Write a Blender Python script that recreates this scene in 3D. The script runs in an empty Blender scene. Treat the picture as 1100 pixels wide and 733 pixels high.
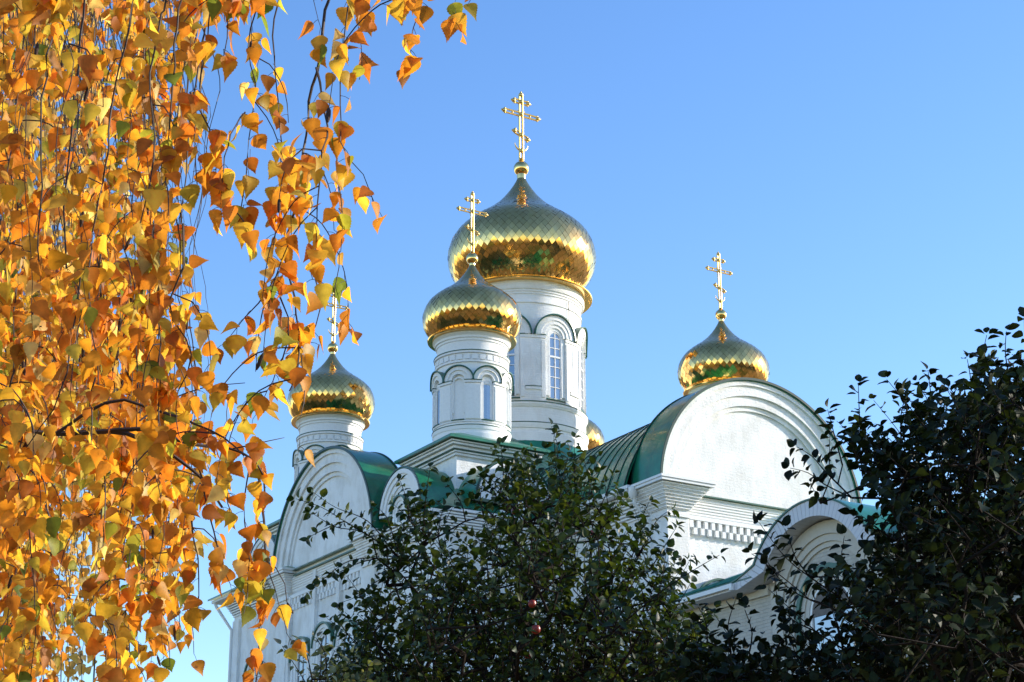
import bpy, bmesh, math, random
import numpy as np
from mathutils import Vector, Matrix
R = math.radians
rnd = random.Random(7)
nr = np.random.default_rng(11)
sc = bpy.context.scene
col = sc.collection

# ---------------------------------------------------------------- camera
PITCH, FPX, ROLL = R(19.686), 2020.78, R(.2472)
W0, H0, CX, CY = 1100.0, 733.0, 550.0, 366.5
CAMZ = 1.6
cam_d = bpy.data.cameras.new('camera'); cam = bpy.data.objects.new('camera', cam_d); col.objects.link(cam)
fw = Vector((0, math.cos(PITCH), math.sin(PITCH))); up0 = Vector((0, -math.sin(PITCH), math.cos(PITCH))); rt0 = Vector((1, 0, 0))
rt = rt0*math.cos(ROLL) - up0*math.sin(ROLL); up = rt0*math.sin(ROLL) + up0*math.cos(ROLL)
M = Matrix((rt, up, -fw)).transposed().to_4x4(); M.translation = Vector((0, 0, CAMZ))
cam.matrix_world = M
cam_d.sensor_width = 36; cam_d.lens = FPX/W0*36; cam_d.clip_end = 3000; cam_d.clip_start = .05
sc.camera = cam

# ---------------------------------------------------------------- world, sun, exposure
SUN_AZ, SUN_EL = 13.5, 18.5                      # world angle from +X towards +Y
w = bpy.data.worlds.new('World'); sc.world = w; w.use_nodes = True
nt = w.node_tree; nt.nodes.clear()
sky = nt.nodes.new('ShaderNodeTexSky'); sky.sky_type = 'NISHITA'; sky.sun_disc = False
sky.sun_elevation = R(SUN_EL); sky.sun_rotation = R(90-SUN_AZ)
sky.air_density = 1.0; sky.dust_density = 0.3; sky.ozone_density = 1.6; sky.altitude = 200
bg = nt.nodes.new('ShaderNodeBackground'); bg.inputs[1].default_value = .15
wo = nt.nodes.new('ShaderNodeOutputWorld')
hs = nt.nodes.new('ShaderNodeHueSaturation'); hs.inputs['Saturation'].default_value = 1.25; hs.inputs['Hue'].default_value = .510
nt.links.new(sky.outputs[0], hs.inputs['Color']); nt.links.new(hs.outputs[0], bg.inputs[0]); nt.links.new(bg.outputs[0], wo.inputs[0])
sl = bpy.data.lights.new('sun', 'SUN'); so = bpy.data.objects.new('sun', sl); col.objects.link(so)
sl.energy = 3.5; sl.angle = R(.53); sl.color = (1, .91, .78)
sd = Vector((math.cos(R(SUN_AZ))*math.cos(R(SUN_EL)), math.sin(R(SUN_AZ))*math.cos(R(SUN_EL)), math.sin(R(SUN_EL))))
so.rotation_euler = sd.to_track_quat('Z', 'Y').to_euler(); so.location = (40, 10, 40)
sc.view_settings.view_transform = 'Standard'; sc.view_settings.look = 'None'
sc.view_settings.exposure = 1.12; sc.view_settings.gamma = 1
sc.view_settings.use_curve_mapping = False
sc.render.engine = 'CYCLES'
sc.cycles.max_bounces = 8; sc.cycles.transparent_max_bounces = 4

# ---------------------------------------------------------------- materials
def nodes(name):
    m = bpy.data.materials.new(name); m.use_nodes = True; t = m.node_tree
    return m, t, t.nodes['Principled BSDF'], t.nodes['Material Output']
def N(t, k, **kw):
    n = t.nodes.new(k)
    for a, v in kw.items(): setattr(n, a, v)
    return n
def L(t, a, b): t.links.new(a, b)
def math_n(t, op, a, b=None):
    n = N(t, 'ShaderNodeMath', operation=op)
    for i, v in enumerate((a, b)):
        if v is None: continue
        if isinstance(v, (int, float)): n.inputs[i].default_value = v
        else: L(t, v, n.inputs[i])
    return n.outputs[0]
def noise(t, vec, scale, detail=4, rough=.55):
    n = N(t, 'ShaderNodeTexNoise'); n.inputs['Scale'].default_value = scale
    n.inputs['Detail'].default_value = detail; n.inputs['Roughness'].default_value = rough
    L(t, vec, n.inputs['Vector']); return n.outputs['Fac']
def ramp(t, f, stops):
    r = N(t, 'ShaderNodeValToRGB'); e = r.color_ramp.elements
    while len(e) < len(stops): e.new(.5)
    for i, (p, c) in enumerate(stops): e[i].position = p; e[i].color = (*c, 1)
    L(t, f, r.inputs[0]); return r.outputs[0]

def white_wall(name, mode, c0, c1, brick=.003, grain=.010):
    m, t, b, o = nodes(name)
    tc = N(t, 'ShaderNodeTexCoord'); P = tc.outputs['Object']
    s = N(t, 'ShaderNodeSeparateXYZ'); L(t, P, s.inputs[0])
    if mode == 'flat': u = math_n(t, 'ADD', s.outputs[0], s.outputs[1])
    else: u = math_n(t, 'MULTIPLY', math_n(t, 'ARCTAN2', s.outputs[1], s.outputs[0]), mode)
    cb = N(t, 'ShaderNodeCombineXYZ'); L(t, u, cb.inputs[0]); L(t, s.outputs[2], cb.inputs[1])
    br = N(t, 'ShaderNodeTexBrick'); L(t, cb.outputs[0], br.inputs['Vector'])
    br.inputs['Scale'].default_value = 1; br.inputs['Brick Width'].default_value = .27
    br.inputs['Row Height'].default_value = .085; br.inputs['Mortar Size'].default_value = .006
    br.inputs['Mortar Smooth'].default_value = .6; br.inputs['Bias'].default_value = -.2
    br.inputs['Color1'].default_value = (1, 1, 1, 1); br.inputs['Color2'].default_value = (.72, .72, .72, 1); br.inputs['Mortar'].default_value = (0, 0, 0, 1)
    n1 = noise(t, P, 13, 6, .62); n2 = noise(t, P, 1.1, 4); n3 = noise(t, P, 60, 3)
    pits = ramp(t, noise(t, P, 17, 2), [(.30, (0, 0, 0)), (.40, (1, 1, 1))])
    h = math_n(t, 'ADD', math_n(t, 'MULTIPLY', br.outputs['Color'], brick), math_n(t, 'MULTIPLY', n1, grain))
    h = math_n(t, 'ADD', h, math_n(t, 'MULTIPLY', pits, grain*.5))
    h = math_n(t, 'ADD', h, math_n(t, 'MULTIPLY', n3, grain*.25))
    bp = N(t, 'ShaderNodeBump'); bp.inputs['Strength'].default_value = 1; bp.inputs['Distance'].default_value = 1
    L(t, h, bp.inputs['Height']); L(t, bp.outputs[0], b.inputs['Normal'])
    # rain streaks and grime of the paint
    sv = N(t, 'ShaderNodeMapping'); sv.inputs['Scale'].default_value = (2, 2, .9); L(t, P, sv.inputs[0])
    n4 = noise(t, sv.outputs[0], 1.6, 6, .65)
    f = math_n(t, 'MULTIPLY', n2, n4)
    c = ramp(t, f, [(.12, c0), (.30, c1)])
    L(t, c, b.inputs['Base Color']); b.inputs['Roughness'].default_value = .75
    b.inputs['Specular IOR Level'].default_value = .25
    return m
def plain(name, c, rough=.5, metal=0, spec=.5, var=.12, bump=0, scale=8, coat=0):
    m, t, b, o = nodes(name)
    tc = N(t, 'ShaderNodeTexCoord'); f = noise(t, tc.outputs['Object'], scale, 5)
    L(t, ramp(t, f, [(.3, tuple(x*(1-var) for x in c)), (.7, tuple(min(1, x*(1+var)) for x in c))]), b.inputs['Base Color'])
    b.inputs['Roughness'].default_value = rough; b.inputs['Metallic'].default_value = metal
    b.inputs['Specular IOR Level'].default_value = spec; b.inputs['Coat Weight'].default_value = coat
    if bump:
        bp = N(t, 'ShaderNodeBump'); bp.inputs['Strength'].default_value = 1; bp.inputs['Distance'].default_value = bump
        L(t, noise(t, tc.outputs['Object'], scale*1.7, 4), bp.inputs['Height']); L(t, bp.outputs[0], b.inputs['Normal'])
    return m
MAT = {}
MAT['wall'] = white_wall('white painted brick', 'flat', (.67, .665, .64), (.83, .84, .84))
MAT['drumM'] = white_wall('white painted brick on drum', 2.05, (.72, .72, .70), (.83, .84, .84), .004, .006)
MAT['trim'] = plain('white plaster moulding', (.80, .81, .81), .7, spec=.25, var=.04, bump=.004, scale=14)
MAT['cream'] = white_wall('cream brick darkened for shade', 'flat', (.42, .40, .35), (.52, .49, .44), .010, .006)  # base darkened: shade on the low wing is put into this colour
MAT['creamtrim'] = plain('cream moulding darkened for shade', (.54, .51, .45), .7, spec=.25, var=.05, bump=.003, scale=12)  # wing's shade put into the moulding colour as well
MAT['green'] = plain('green painted sheet metal', (.010, .145, .072), .30, spec=.55, var=.28, bump=.010, scale=2.2, coat=.15)
MAT['greenline'] = plain('green flashing', (.010, .085, .050), .35, spec=.5, var=.15, scale=6)
MAT['darkline'] = plain('dark green edge flashing', (.004, .035, .022), .4, spec=.4, var=.15, scale=6)
MAT['gutter'] = plain('white sheet gutter', (.72, .73, .73), .35, spec=.5, var=.04, scale=4)
MAT['frame'] = plain('white window frame', (.78, .78, .78), .4, spec=.4, var=.03)
MAT['glass'] = plain('window glass', (.05, .07, .10), .06, spec=1.0, var=.25, scale=2)
MAT['glass'].node_tree.nodes['Principled BSDF'].inputs['IOR'].default_value = 2.3
MAT['blue'] = plain('blue painted panel', (.10, .19, .42), .4, var=.15)
MAT['brown'] = plain('brown blind board', (.12, .10, .09), .6, var=.2)
def gold():
    m, t, b, o = nodes('gilded sheet')
    tc = N(t, 'ShaderNodeTexCoord'); f = noise(t, tc.outputs['Object'], 5, 3)
    at = N(t, 'ShaderNodeAttribute', attribute_name='Col')
    mx = N(t, 'ShaderNodeMix', data_type='RGBA', blend_type='MULTIPLY'); mx.inputs[0].default_value = 1
    L(t, ramp(t, f, [(.3, (.86, .51, .16)), (.7, (.95, .60, .22))]), mx.inputs[6]); L(t, at.outputs['Color'], mx.inputs[7])
    L(t, mx.outputs[2], b.inputs['Base Color'])
    b.inputs['Metallic'].default_value = 1; b.inputs['Roughness'].default_value = .13
    bp = N(t, 'ShaderNodeBump'); bp.inputs['Strength'].default_value = 1; bp.inputs['Distance'].default_value = .004
    L(t, noise(t, tc.outputs['Object'], 3.5, 1), bp.inputs['Height']); L(t, bp.outputs[0], b.inputs['Normal'])
    return m
MAT['gold'] = gold()
MAT['goldplain'] = plain('gilded metal', (.95, .62, .22), .14, 1, var=.04)
MAT['goldcross'] = plain('pale gilded metal of the crosses', (.70, .50, .18), .45, 1, var=.06)
MAT['goldseam'] = plain('dark gilded seam', (.30, .21, .09), .4, 1, var=.1)
def siding():
    m, t, b, o = nodes('white siding darkened for shade')
    uv = N(t, 'ShaderNodeUVMap'); s = N(t, 'ShaderNodeSeparateXYZ'); L(t, uv.outputs[0], s.inputs[0])
    fr = math_n(t, 'FRACT', math_n(t, 'MULTIPLY', s.outputs[0], 6.5))
    g = ramp(t, fr, [(0, (0, 0, 0)), (.10, (1, 1, 1))])
    L(t, ramp(t, fr, [(0, (.30, .30, .31)), (.09, (.56, .56, .59))]), b.inputs['Base Color'])  # panel tone lowered to carry the wing's shade; grooves darker still
    bp = N(t, 'ShaderNodeBump'); bp.inputs['Distance'].default_value = .012; bp.inputs['Strength'].default_value = 1
    L(t, g, bp.inputs['Height']); L(t, bp.outputs[0], b.inputs['Normal']); b.inputs['Roughness'].default_value = .45
    return m
MAT['siding'] = siding()
def leafmat(name, transl, rough=.45, spec=.4, tboost=(1, 1, 1)):
    m, t, b, o = nodes(name)
    at = N(t, 'ShaderNodeAttribute', attribute_name='Col')
    tc = N(t, 'ShaderNodeTexCoord'); f = noise(t, tc.outputs['Object'], 55, 3)
    mx = N(t, 'ShaderNodeMix', data_type='RGBA', blend_type='MULTIPLY'); mx.inputs[0].default_value = 1
    L(t, ramp(t, f, [(.24, (.40, .32, .28)), (.33, (.76, .74, .72)), (.65, (1.08, 1.08, 1.08))]), mx.inputs[6]); L(t, at.outputs['Color'], mx.inputs[7])
    L(t, mx.outputs[2], b.inputs['Base Color']); b.inputs['Roughness'].default_value = rough; b.inputs['Specular IOR Level'].default_value = spec
    tr = N(t, 'ShaderNodeBsdfTranslucent')
    m2 = N(t, 'ShaderNodeMix', data_type='RGBA', blend_type='MULTIPLY'); m2.inputs[0].default_value = 1
    m2.inputs[7].default_value = (*tboost, 1); L(t, mx.outputs[2], m2.inputs[6]); L(t, m2.outputs[2], tr.inputs[0])
    ms = N(t, 'ShaderNodeMixShader'); ms.inputs[0].default_value = transl
    L(t, b.outputs[0], ms.inputs[1]); L(t, tr.outputs[0], ms.inputs[2]); L(t, ms.outputs[0], o.inputs[0])
    return m
MAT['birchleaf'] = leafmat('yellow birch leaf', .60, .5, .3, (1.35, 1.22, .8))
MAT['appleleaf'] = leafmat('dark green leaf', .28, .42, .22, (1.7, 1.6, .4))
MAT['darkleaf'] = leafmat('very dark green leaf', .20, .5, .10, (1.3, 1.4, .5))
MAT['twig'] = plain('dark twig bark', (.045, .026, .020), .7, var=.3, scale=40)
MAT['bark'] = plain('dark grey brown bark', (.024, .018, .014), .9, spec=.08, var=.4, bump=.01, scale=20)
def birchbark():
    m, t, b, o = nodes('white birch bark')
    tc = N(t, 'ShaderNodeTexCoord'); mp = N(t, 'ShaderNodeMapping'); mp.inputs['Scale'].default_value = (3, 3, 14); L(t, tc.outputs['Object'], mp.inputs[0])
    f = noise(t, mp.outputs[0], 1.2, 5)
    L(t, ramp(t, f, [(.36, (.04, .035, .03)), (.44, (.62, .60, .55))]), b.inputs['Base Color']); b.inputs['Roughness'].default_value = .7
    return m
MAT['birchbark'] = birchbark()
MAT['apple'] = plain('red apple skin', (.30, .03, .015), .3, var=.4, scale=30)
MAT['catkin'] = plain('brown catkin', (.06, .03, .02), .9, var=.4, bump=.003, scale=400)
def ground_mat():
    m, t, b, o = nodes('grass, fallen leaves and paths')
    tc = N(t, 'ShaderNodeTexCoord'); P = tc.outputs['Object']
    a = ramp(t, noise(t, P, .09, 5), [(.42, (.030, .065, .015)), (.50, (.22, .14, .06)), (.60, (.24, .19, .13))])
    f2 = ramp(t, noise(t, P, 6, 6, .7), [(.45, (.8, .8, .8)), (.6, (1.2, 1.0, .7))])
    mx = N(t, 'ShaderNodeMix', data_type='RGBA', blend_type='MULTIPLY'); mx.inputs[0].default_value = 1
    L(t, a, mx.inputs[6]); L(t, f2, mx.inputs[7]); L(t, mx.outputs[2], b.inputs['Base Color']); b.inputs['Roughness'].default_value = .9
    return m
MAT['ground'] = ground_mat()

# ---------------------------------------------------------------- helpers
def tag(o, label=None, cat=None, group=None, kind=None):
    if label: o['label'] = label
    if cat: o['category'] = cat
    if group: o['group'] = group
    if kind: o['kind'] = kind
    return o
def empty(name, loc=(0, 0, 0), rz=0):
    o = bpy.data.objects.new(name, None); col.objects.link(o); o.location = loc; o.rotation_euler = (0, 0, rz)
    o.empty_display_size = .3; return o
class MB:
    """collects faces; build() links them as ONE mesh object"""
    def __init__(s): s.v = []; s.f = []; s.uv = None
    def add(s, vs, fs):
        n = len(s.v); s.v += [tuple(p) for p in vs]; s.f += [tuple(i+n for i in f) for f in fs]
    def box(s, x0, x1, y0, y1, z0, z1):
        s.add([(x0,y0,z0),(x1,y0,z0),(x1,y1,z0),(x0,y1,z0),(x0,y0,z1),(x1,y0,z1),(x1,y1,z1),(x0,y1,z1)],
              [(0,3,2,1),(4,5,6,7),(0,1,5,4),(1,2,6,5),(2,3,7,6),(3,0,4,7)])
    def prism(s, mp, poly, d0, d1):
        n = len(poly); s.add([mp(h, z, d0) for h, z in poly]+[mp(h, z, d1) for h, z in poly],
              [tuple(range(n))[::-1], tuple(range(n, 2*n))]+[(i, (i+1) % n, n+(i+1) % n, n+i) for i in range(n)])
    def ring(s, mp, hc, zc, r0, r1, d0, d1, a0=0, a1=180, n=40, ext=0):
        """solid arch strip, inner radius r0, outer r1, from depth d0 to d1; ext: straight legs downwards"""
        pts = []
        A = [R(a0+(a1-a0)*i/n) for i in range(n+1)]
        sec = [[(hc+r*math.cos(a), zc+r*math.sin(a)) for r in (r0, r1)] for a in A]
        if ext: sec = [[(hc+r, zc-ext) for r in (r0, r1)]]+sec+[[(hc-r, zc-ext) for r in (r0, r1)]]
        vs = []; fs = []
        for (a, b) in sec: vs += [mp(*a, d0), mp(*b, d0), mp(*b, d1), mp(*a, d1)]
        m = len(sec)
        for i in range(m-1):
            p, q = 4*i, 4*i+4
            for k in range(4): fs.append((p+k, p+(k+1) % 4, q+(k+1) % 4, q+k))
        fs += [(0, 1, 2, 3), (4*m-1, 4*m-2, 4*m-3, 4*m-4)]
        s.add(vs, fs)
    def disc(s, mp, hc, zc, r, d0, d1, n=40, ext=0):
        poly = [(hc+r*math.cos(math.pi*i/n), zc+r*math.sin(math.pi*i/n)) for i in range(n+1)]
        if ext: poly = poly+[(hc-r, zc-ext), (hc+r, zc-ext)]
        s.prism(mp, poly, d0, d1)
    def lathe(s, prof, cx=0, cy=0, n=64, cap=True):
        vs = [(cx+r*math.cos(2*math.pi*k/n), cy+r*math.sin(2*math.pi*k/n), z) for r, z in prof for k in range(n)]
        fs = [(i*n+k, i*n+(k+1) % n, (i+1)*n+(k+1) % n, (i+1)*n+k) for i in range(len(prof)-1) for k in range(n)]
        if cap: fs += [tuple(range(n))[::-1], tuple((len(prof)-1)*n+k for k in range(n))]
        s.add(vs, fs)
    def tube(s, pts, rad, n=6):
        pts = [Vector(p) for p in pts]; base = len(s.v); m = len(pts)
        if not hasattr(rad, '__len__'): rad = [rad]*m
        for i, p in enumerate(pts):
            d = (pts[min(i+1, m-1)]-pts[max(i-1, 0)])
            if d.length < 1e-9: d = Vector((0, 0, 1))
            d.normalize(); a = d.orthogonal().normalized() if abs(d.z) > .99 else d.cross(Vector((0, 0, 1))).normalized(); b = d.cross(a)
            for k in range(n):
                t = 2*math.pi*k/n; s.v.append(tuple(p+(a*math.cos(t)+b*math.sin(t))*rad[i]))
        for i in range(m-1):
            for k in range(n): s.f.append((base+i*n+k, base+i*n+(k+1) % n, base+(i+1)*n+(k+1) % n, base+(i+1)*n+k))
        s.f.append(tuple(base+k for k in range(n))[::-1]); s.f.append(tuple(base+(m-1)*n+k for k in range(n)))
    def ball(s, c, r, sz=1):
        s.lathe([(max(r*math.sin(math.pi*i/10), 1e-4), c[2]-r*sz*math.cos(math.pi*i/10)) for i in range(11)], c[0], c[1], 14)
    def build(s, name, mat, parent=None, smooth=35, dz=0, fix=True, bevel=0):
        me = bpy.data.meshes.new(name); me.from_pydata([(x, y, z+dz) for x, y, z in s.v], [], s.f)
        if fix:
            b = bmesh.new(); b.from_mesh(me); bmesh.ops.recalc_face_normals(b, faces=b.faces); b.to_mesh(me); b.free()
        if s.uv: s.uv(me)
        me.materials.append(mat)
        if smooth:
            me.polygons.foreach_set('use_smooth', [True]*len(me.polygons)); me.set_sharp_from_angle(angle=R(smooth))
        o = bpy.data.objects.new(name, me); col.objects.link(o)
        if parent: o.parent = parent
        if bevel:
            bv = o.modifiers.new('bevel', 'BEVEL'); bv.width = bevel; bv.segments = 2; bv.limit_method = 'ANGLE'
        return o

# ================================================================ SETTING
g = MB(); g.add([(-600, -600, 0), (600, -600, 0), (600, 600, 0), (-600, 600, 0)], [(0, 1, 2, 3)])
tag(g.build('ground', MAT['ground'], smooth=0), kind='structure')

# ================================================================ CHURCH (heights below are above the camera; +1.6 on build)
CH_A = R(31.646); CH = (.3523, 59.7817)
church = empty('church', (*CH, 0), CH_A)
tag(church, 'white brick church with five gilded onion domes, arched gables and green metal roofs', 'church')
S = 4.762
def P(mb, name, mat, parent=church, **kw): return mb.build(name, MAT[mat], parent, dz=CAMZ, **kw)
XW = lambda x0: (lambda h, z, d: (x0-d, h, z))      # face looking to -x
YW = lambda y0: (lambda h, z, d: (h, y0-d, z))      # face looking to -y
W = 7.0
# body: a cross of masses
b = MB(); b.box(-W, W, -W, W, -CAMZ, 12.93)
P(b, 'wall', 'wall', smooth=0)
b = MB(); b.box(-3.05, 3.05, -11.95, -W, -CAMZ, 13.0)
P(b, 'wall', 'wall', smooth=0)
# main roof
b = MB()
z1, z0 = 17.5, 13.12; r1 = 1.4; e = W+.15
b.add([(-e,-e,z0),(e,-e,z0),(e,e,z0),(-e,e,z0),(-r1,-r1,z1),(r1,-r1,z1),(r1,r1,z1),(-r1,r1,z1)],
      [(0,1,5,4),(1,2,6,5),(2,3,7,6),(3,0,4,7),(4,5,6,7),(3,2,1,0)])
def seams(b, p, q, c, d, n, r=.02):      # raised seams from edge p-q up to edge c-d
    for i in range(n+1):
        t = i/n; a = Vector(p).lerp(Vector(q), t); f = Vector(c).lerp(Vector(d), t); b.tube([a, f], r, 4)
main_roof = P(b, 'roof', 'green', smooth=0)
b = MB()
for (p, q) in (((-e,-e),(e,-e)), ((-e,e),(-e,-e))):
    # diamond lattice of the lock-seam tiles
    nn = 26
    for i in range(-nn, nn*2):
        for sgn in (1, -1):
            pts = []
            for k in range(25):
                v = k/24; u = (i/nn)+sgn*v*.55
                if 0.02 <= u <= .98:
                    a = Vector((*p, z0)).lerp(Vector((*q, z0)), u)
                    tx = Vector((p[0]/e*r1, p[1]/e*r1, z1)).lerp(Vector((q[0]/e*r1, q[1]/e*r1, z1)), u)
                    pts.append(a.lerp(tx, v))
            if len(pts) > 2: b.tube(pts, .007, 4)
P(b, 'roof_seams', 'greenline', main_roof, smooth=0)
# conical skirt under the main drum
b = MB(); b.lathe([(3.1, 16.0), (2.5, 16.6), (2.12, 17.3)], 0, 0, 48); P(b, 'roof_skirt', 'green', main_roof)

def zako(mp, hc, zc, Rr, big, wallmat='wall'):
    """arched gable with stepped mouldings"""
    b = MB()
    if big:
        b.disc(mp, hc, zc, Rr-.03, -.25, 0, 64)
        gb = P(b, 'gable', 'wall', smooth=30)
        m = MB()
        for r0, r1_, d in ((2.60, 2.73, .06), (2.73, 3.0, .13), (3.0, 3.30, .20), (3.28, 3.40, .26)):
            m.ring(mp, hc, zc, r0, r1_-.004, -.02, d, n=72)
        P(m, 'gable_moulding', 'wall', gb, smooth=30)
    else:
        b.disc(mp, hc, zc, Rr-.03, -.25, 0, 40)
        gb = P(b, 'gable', 'wall', smooth=30)
        m = MB()
        for r0, r1_, d in ((.62*Rr, .76*Rr, .04), (.76*Rr, .88*Rr, .08), (.88*Rr, .985*Rr, .12)):
            m.ring(mp, hc, zc, r0, r1_-.004, -.02, d, n=40)
        m.ring(mp, hc, zc-.02, .20, .31, -.02, .07, n=20, ext=.3)
        m.ring(mp, hc, zc-.02, .31, .42, -.02, .10, n=20, ext=.3)
        P(m, 'gable_moulding', 'trim', gb, smooth=30)
        a = MB(); a.ring(mp, hc, zc-.02, .425, .475, -.02, .17, n=20); P(a, 'arch_cap', 'greenline', gb)
    return gb
def barrel(mp, hc, zc, r, d0, d1, th=.05, a0=0, a1=180, n=64):
    b = MB(); b.ring(mp, hc, zc, r-th, r, d0, d1, a0, a1, n); return b
# ---- left face, big and small arches
MX, MY12, MY7 = XW(-W), YW(-12.0), YW(-W)
for mp, hc, zc in ((MX, 0.0, 13.0), (MY12, 0.0, 13.0)):
    zako(mp, hc, zc, 3.4, True)
    b = barrel(mp, hc, zc, 3.46, -1.0, .30, .06, n=72)
    vr = P(b, 'vault_roof', 'green', smooth=30)
    b = barrel(mp, hc, zc, 3.485, .302, .335, .07, n=72); b.ring(mp, hc, zc, 3.42, 3.49, -1.03, -.98, n=72)
    P(b, 'edge_flashing', 'darkline', vr, smooth=30)
# ribbed roof of the long arm
def ribbed(mp, d_front, d_back, nr_, hw=3.72, ze=13.2, zt=16.07):
    Rr = (hw*hw+(zt-ze)**2)/(2*(zt-ze)); zc = zt-Rr; ha = math.degrees(math.asin(hw/Rr))
    b = MB(); b.ring(mp, 0, zc, Rr-.06, Rr, d_back, d_front, 90-ha, 90+ha, 48); ro = P(b, 'vault_roof', 'green', smooth=30)
    s_ = MB()
    for i in range(nr_+1):
        d = d_back+(d_front-d_back)*i/nr_
        s_.ring(mp, 0, zc, Rr-.01, Rr+.022, d-.012, d+.012, 90-ha, 90+ha, 40)
    P(s_, 'roof_seams', 'darkline', ro, smooth=0)
ribbed(MY12, -.98, -9.6, 21)
ribbed(MX, -.98, -4.8, 11, 3.2)
# small arches beside the big ones
for mp, hc in ((MX, -4.70), (MX, 4.70), (MY7, -4.72), (MY7, 4.72)):
    zako(mp, hc, 13.52, 1.22, False)
    b = barrel(mp, hc, 13.52, 1.27, -1.3, .10, .05, n=40); 
    vr = P(b, 'vault_roof', 'green', smooth=30)
    b = barrel(mp, hc, 13.52, 1.28, .102, .12, .04, n=40); P(b, 'edge_flashing', 'darkline', vr, smooth=30)
# arm and body cornices: stacked courses stepping out
def courses(b, mp, h0, h1, zt, n, dz, d0, step, ends=0):
    """n thin courses below zt, the top one projecting most"""
    for i in range(n):
        d = d0+step*(n-1-i); zz = zt-dz*i
        hh0 = h0-(d-d0)*ends; hh1 = h1+(d-d0)*ends
        pr = [(hh0, zz-dz*.62), (hh1, zz-dz*.62), (hh1, zz), (hh0, zz)]
        b.prism(mp, pr, -.02, d)
        b.prism(mp, [(h0, zz-dz), (h1, zz-dz), (h1, zz-dz*.62), (h0, zz-dz*.62)], -.02, d-.028)
for mp in (MX, MY12):
    fr = MB(); courses(fr, mp, -2.52, 2.52, 12.90, 7, .072, .0, .018); P(fr, 'frieze', 'trim', smooth=0)
for mp in (MX, MY12): gl = MB(); gl.prism(mp, [(-2.1, 12.905), (2.1, 12.905), (2.1, 12.945), (-2.1, 12.945)], -.02, .19); P(gl, 'flashing', 'greenline', smooth=0)
for mp in (MY12, MX):
    dn = MB()
    for i in range(21):
        h = -2.36+i*.236
        dn.prism(mp, [(h, 12.06), (h+.11, 12.06), (h+.11, 12.26), (h, 12.26)], -.01, .07)
        dn.prism(mp, [(h+.118, 11.88), (h+.228, 11.88), (h+.228, 12.055), (h+.118, 12.055)], -.01, .07)
    dn.prism(mp, [(-2.50, 12.262), (2.50, 12.262), (2.50, 12.37), (-2.50, 12.37)], -.01, .085)
    P(dn, 'dentils', 'trim', smooth=0)
# side strips that frame the recessed field under the frieze, and breaks in the left frieze
for mp in (MY12, MX):
    for a_, b_ in ((-3.0, -2.42), (2.42, 3.0)): st = MB(); st.prism(mp, [(a_, -1.6), (b_, -1.6), (b_, 12.33), (a_, 12.33)], -.02, .11); P(st, 'pilaster', 'wall', smooth=0)
for h in (.72, -.92): st = MB(); st.prism(MX, [(h-.11, 8), (h+.11, 8), (h+.11, 12.86), (h-.11, 12.86)], -.02, .13); P(st, 'pilaster', 'wall', smooth=0)
for a_, b_ in ((-6.9, -6.4), (6.4, 6.9)): st = MB(); st.prism(MX, [(a_, -1.6), (b_, -1.6), (b_, 12.3), (a_, 12.3)], -.02, .1); P(st, 'pilaster', 'wall', smooth=0)
# corner piers with corbelled tops
def pier(cx, cy, w_, name='pier', top=13.18, shelf=.52, n=8, x0=None):
    b = MB(); hw = w_/2
    b.box(cx-hw, cx+hw, cy-hw, cy+hw, -CAMZ, 12.46)
    for i in range(n):
        o_ = .035+(shelf-.12)*((i+1)/n)**1.15; z = 12.46+i*.072
        b.box(cx-hw-o_, cx+hw+o_, cy-hw-o_, cy+hw+o_, z+.024, z+.072)
        b.box(cx-hw-o_+.03, cx+hw+o_-.03, cy-hw-o_+.03, cy+hw+o_-.03, z, z+.024)
    b.box(cx-hw-.05, cx+hw+.05, cy-hw-.05, cy+hw+.05, 12.26, 12.32)
    p = P(b, name, 'wall', smooth=0)
    c = MB(); s_ = hw+shelf
    c.box(cx-s_, cx+s_, cy-s_, cy+s_, 13.05, 13.12); c.box(cx-s_-.03, cx+s_+.03, cy-s_-.03, cy+s_+.03, 13.125, 13.19)
    P(c, 'cornice_shelf', 'gutter', p, smooth=0)
    g_ = MB(); k = s_+.01; g_.add([(cx-k,cy-k,13.195),(cx+k,cy-k,13.195),(cx+k,cy+k,13.195),(cx-k,cy+k,13.195),(cx-hw,cy-hw,13.34),(cx+hw,cy-hw,13.34),(cx+hw,cy+hw,13.34),(cx-hw,cy+hw,13.34)],
        [(0,1,5,4),(1,2,6,5),(2,3,7,6),(3,0,4,7),(4,5,6,7),(3,2,1,0)])
    P(g_, 'flashing', 'green', p, smooth=0)
    return p
pier(-2.80, -11.78, .68); pier(2.80, -11.78, .68)
pier(-6.78, 2.95, .70, shelf=.35); pier(-6.78, -2.95, .70, shelf=.35)
# eaves: arm left side, body left end
ev = MB()
for i in range(8):
    d = .06*i; ev.box(-3.05-.05-d, -3.0, -11.2, -W-.05, 12.46+.072*i, 12.46+.072*i+.05)
    ev.box(-3.05-.02-d, -3.0, -11.2, -W-.05, 12.46+.072*i+.05, 12.532+.072*i)
P(ev, 'frieze', 'trim', smooth=0)
gt = MB(); gt.box(-3.75, -3.1, -11.2, -W-.05, 13.06, 13.10); gt.box(-3.78, -3.70, -11.25, -W-.05, 13.105, 13.2)
P(gt, 'gutter', 'gutter', smooth=0)
for (a_, b_) in ((3.75, 7.0), (-7.0, -3.75)):
    ev = MB()
    for i in range(7): ev.box(-7.05-.04*i, -6.9, a_, b_+.04*i*(b_ > 0), 12.46+.072*i, 12.51+.072*i)
    ev.box(-7.6 if a_ > 0 else -7.35, -6.9, a_, b_+(.6 if a_ > 0 else .1), 12.97, 13.05)
    P(ev, 'cornice', 'trim', smooth=0)
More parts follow.
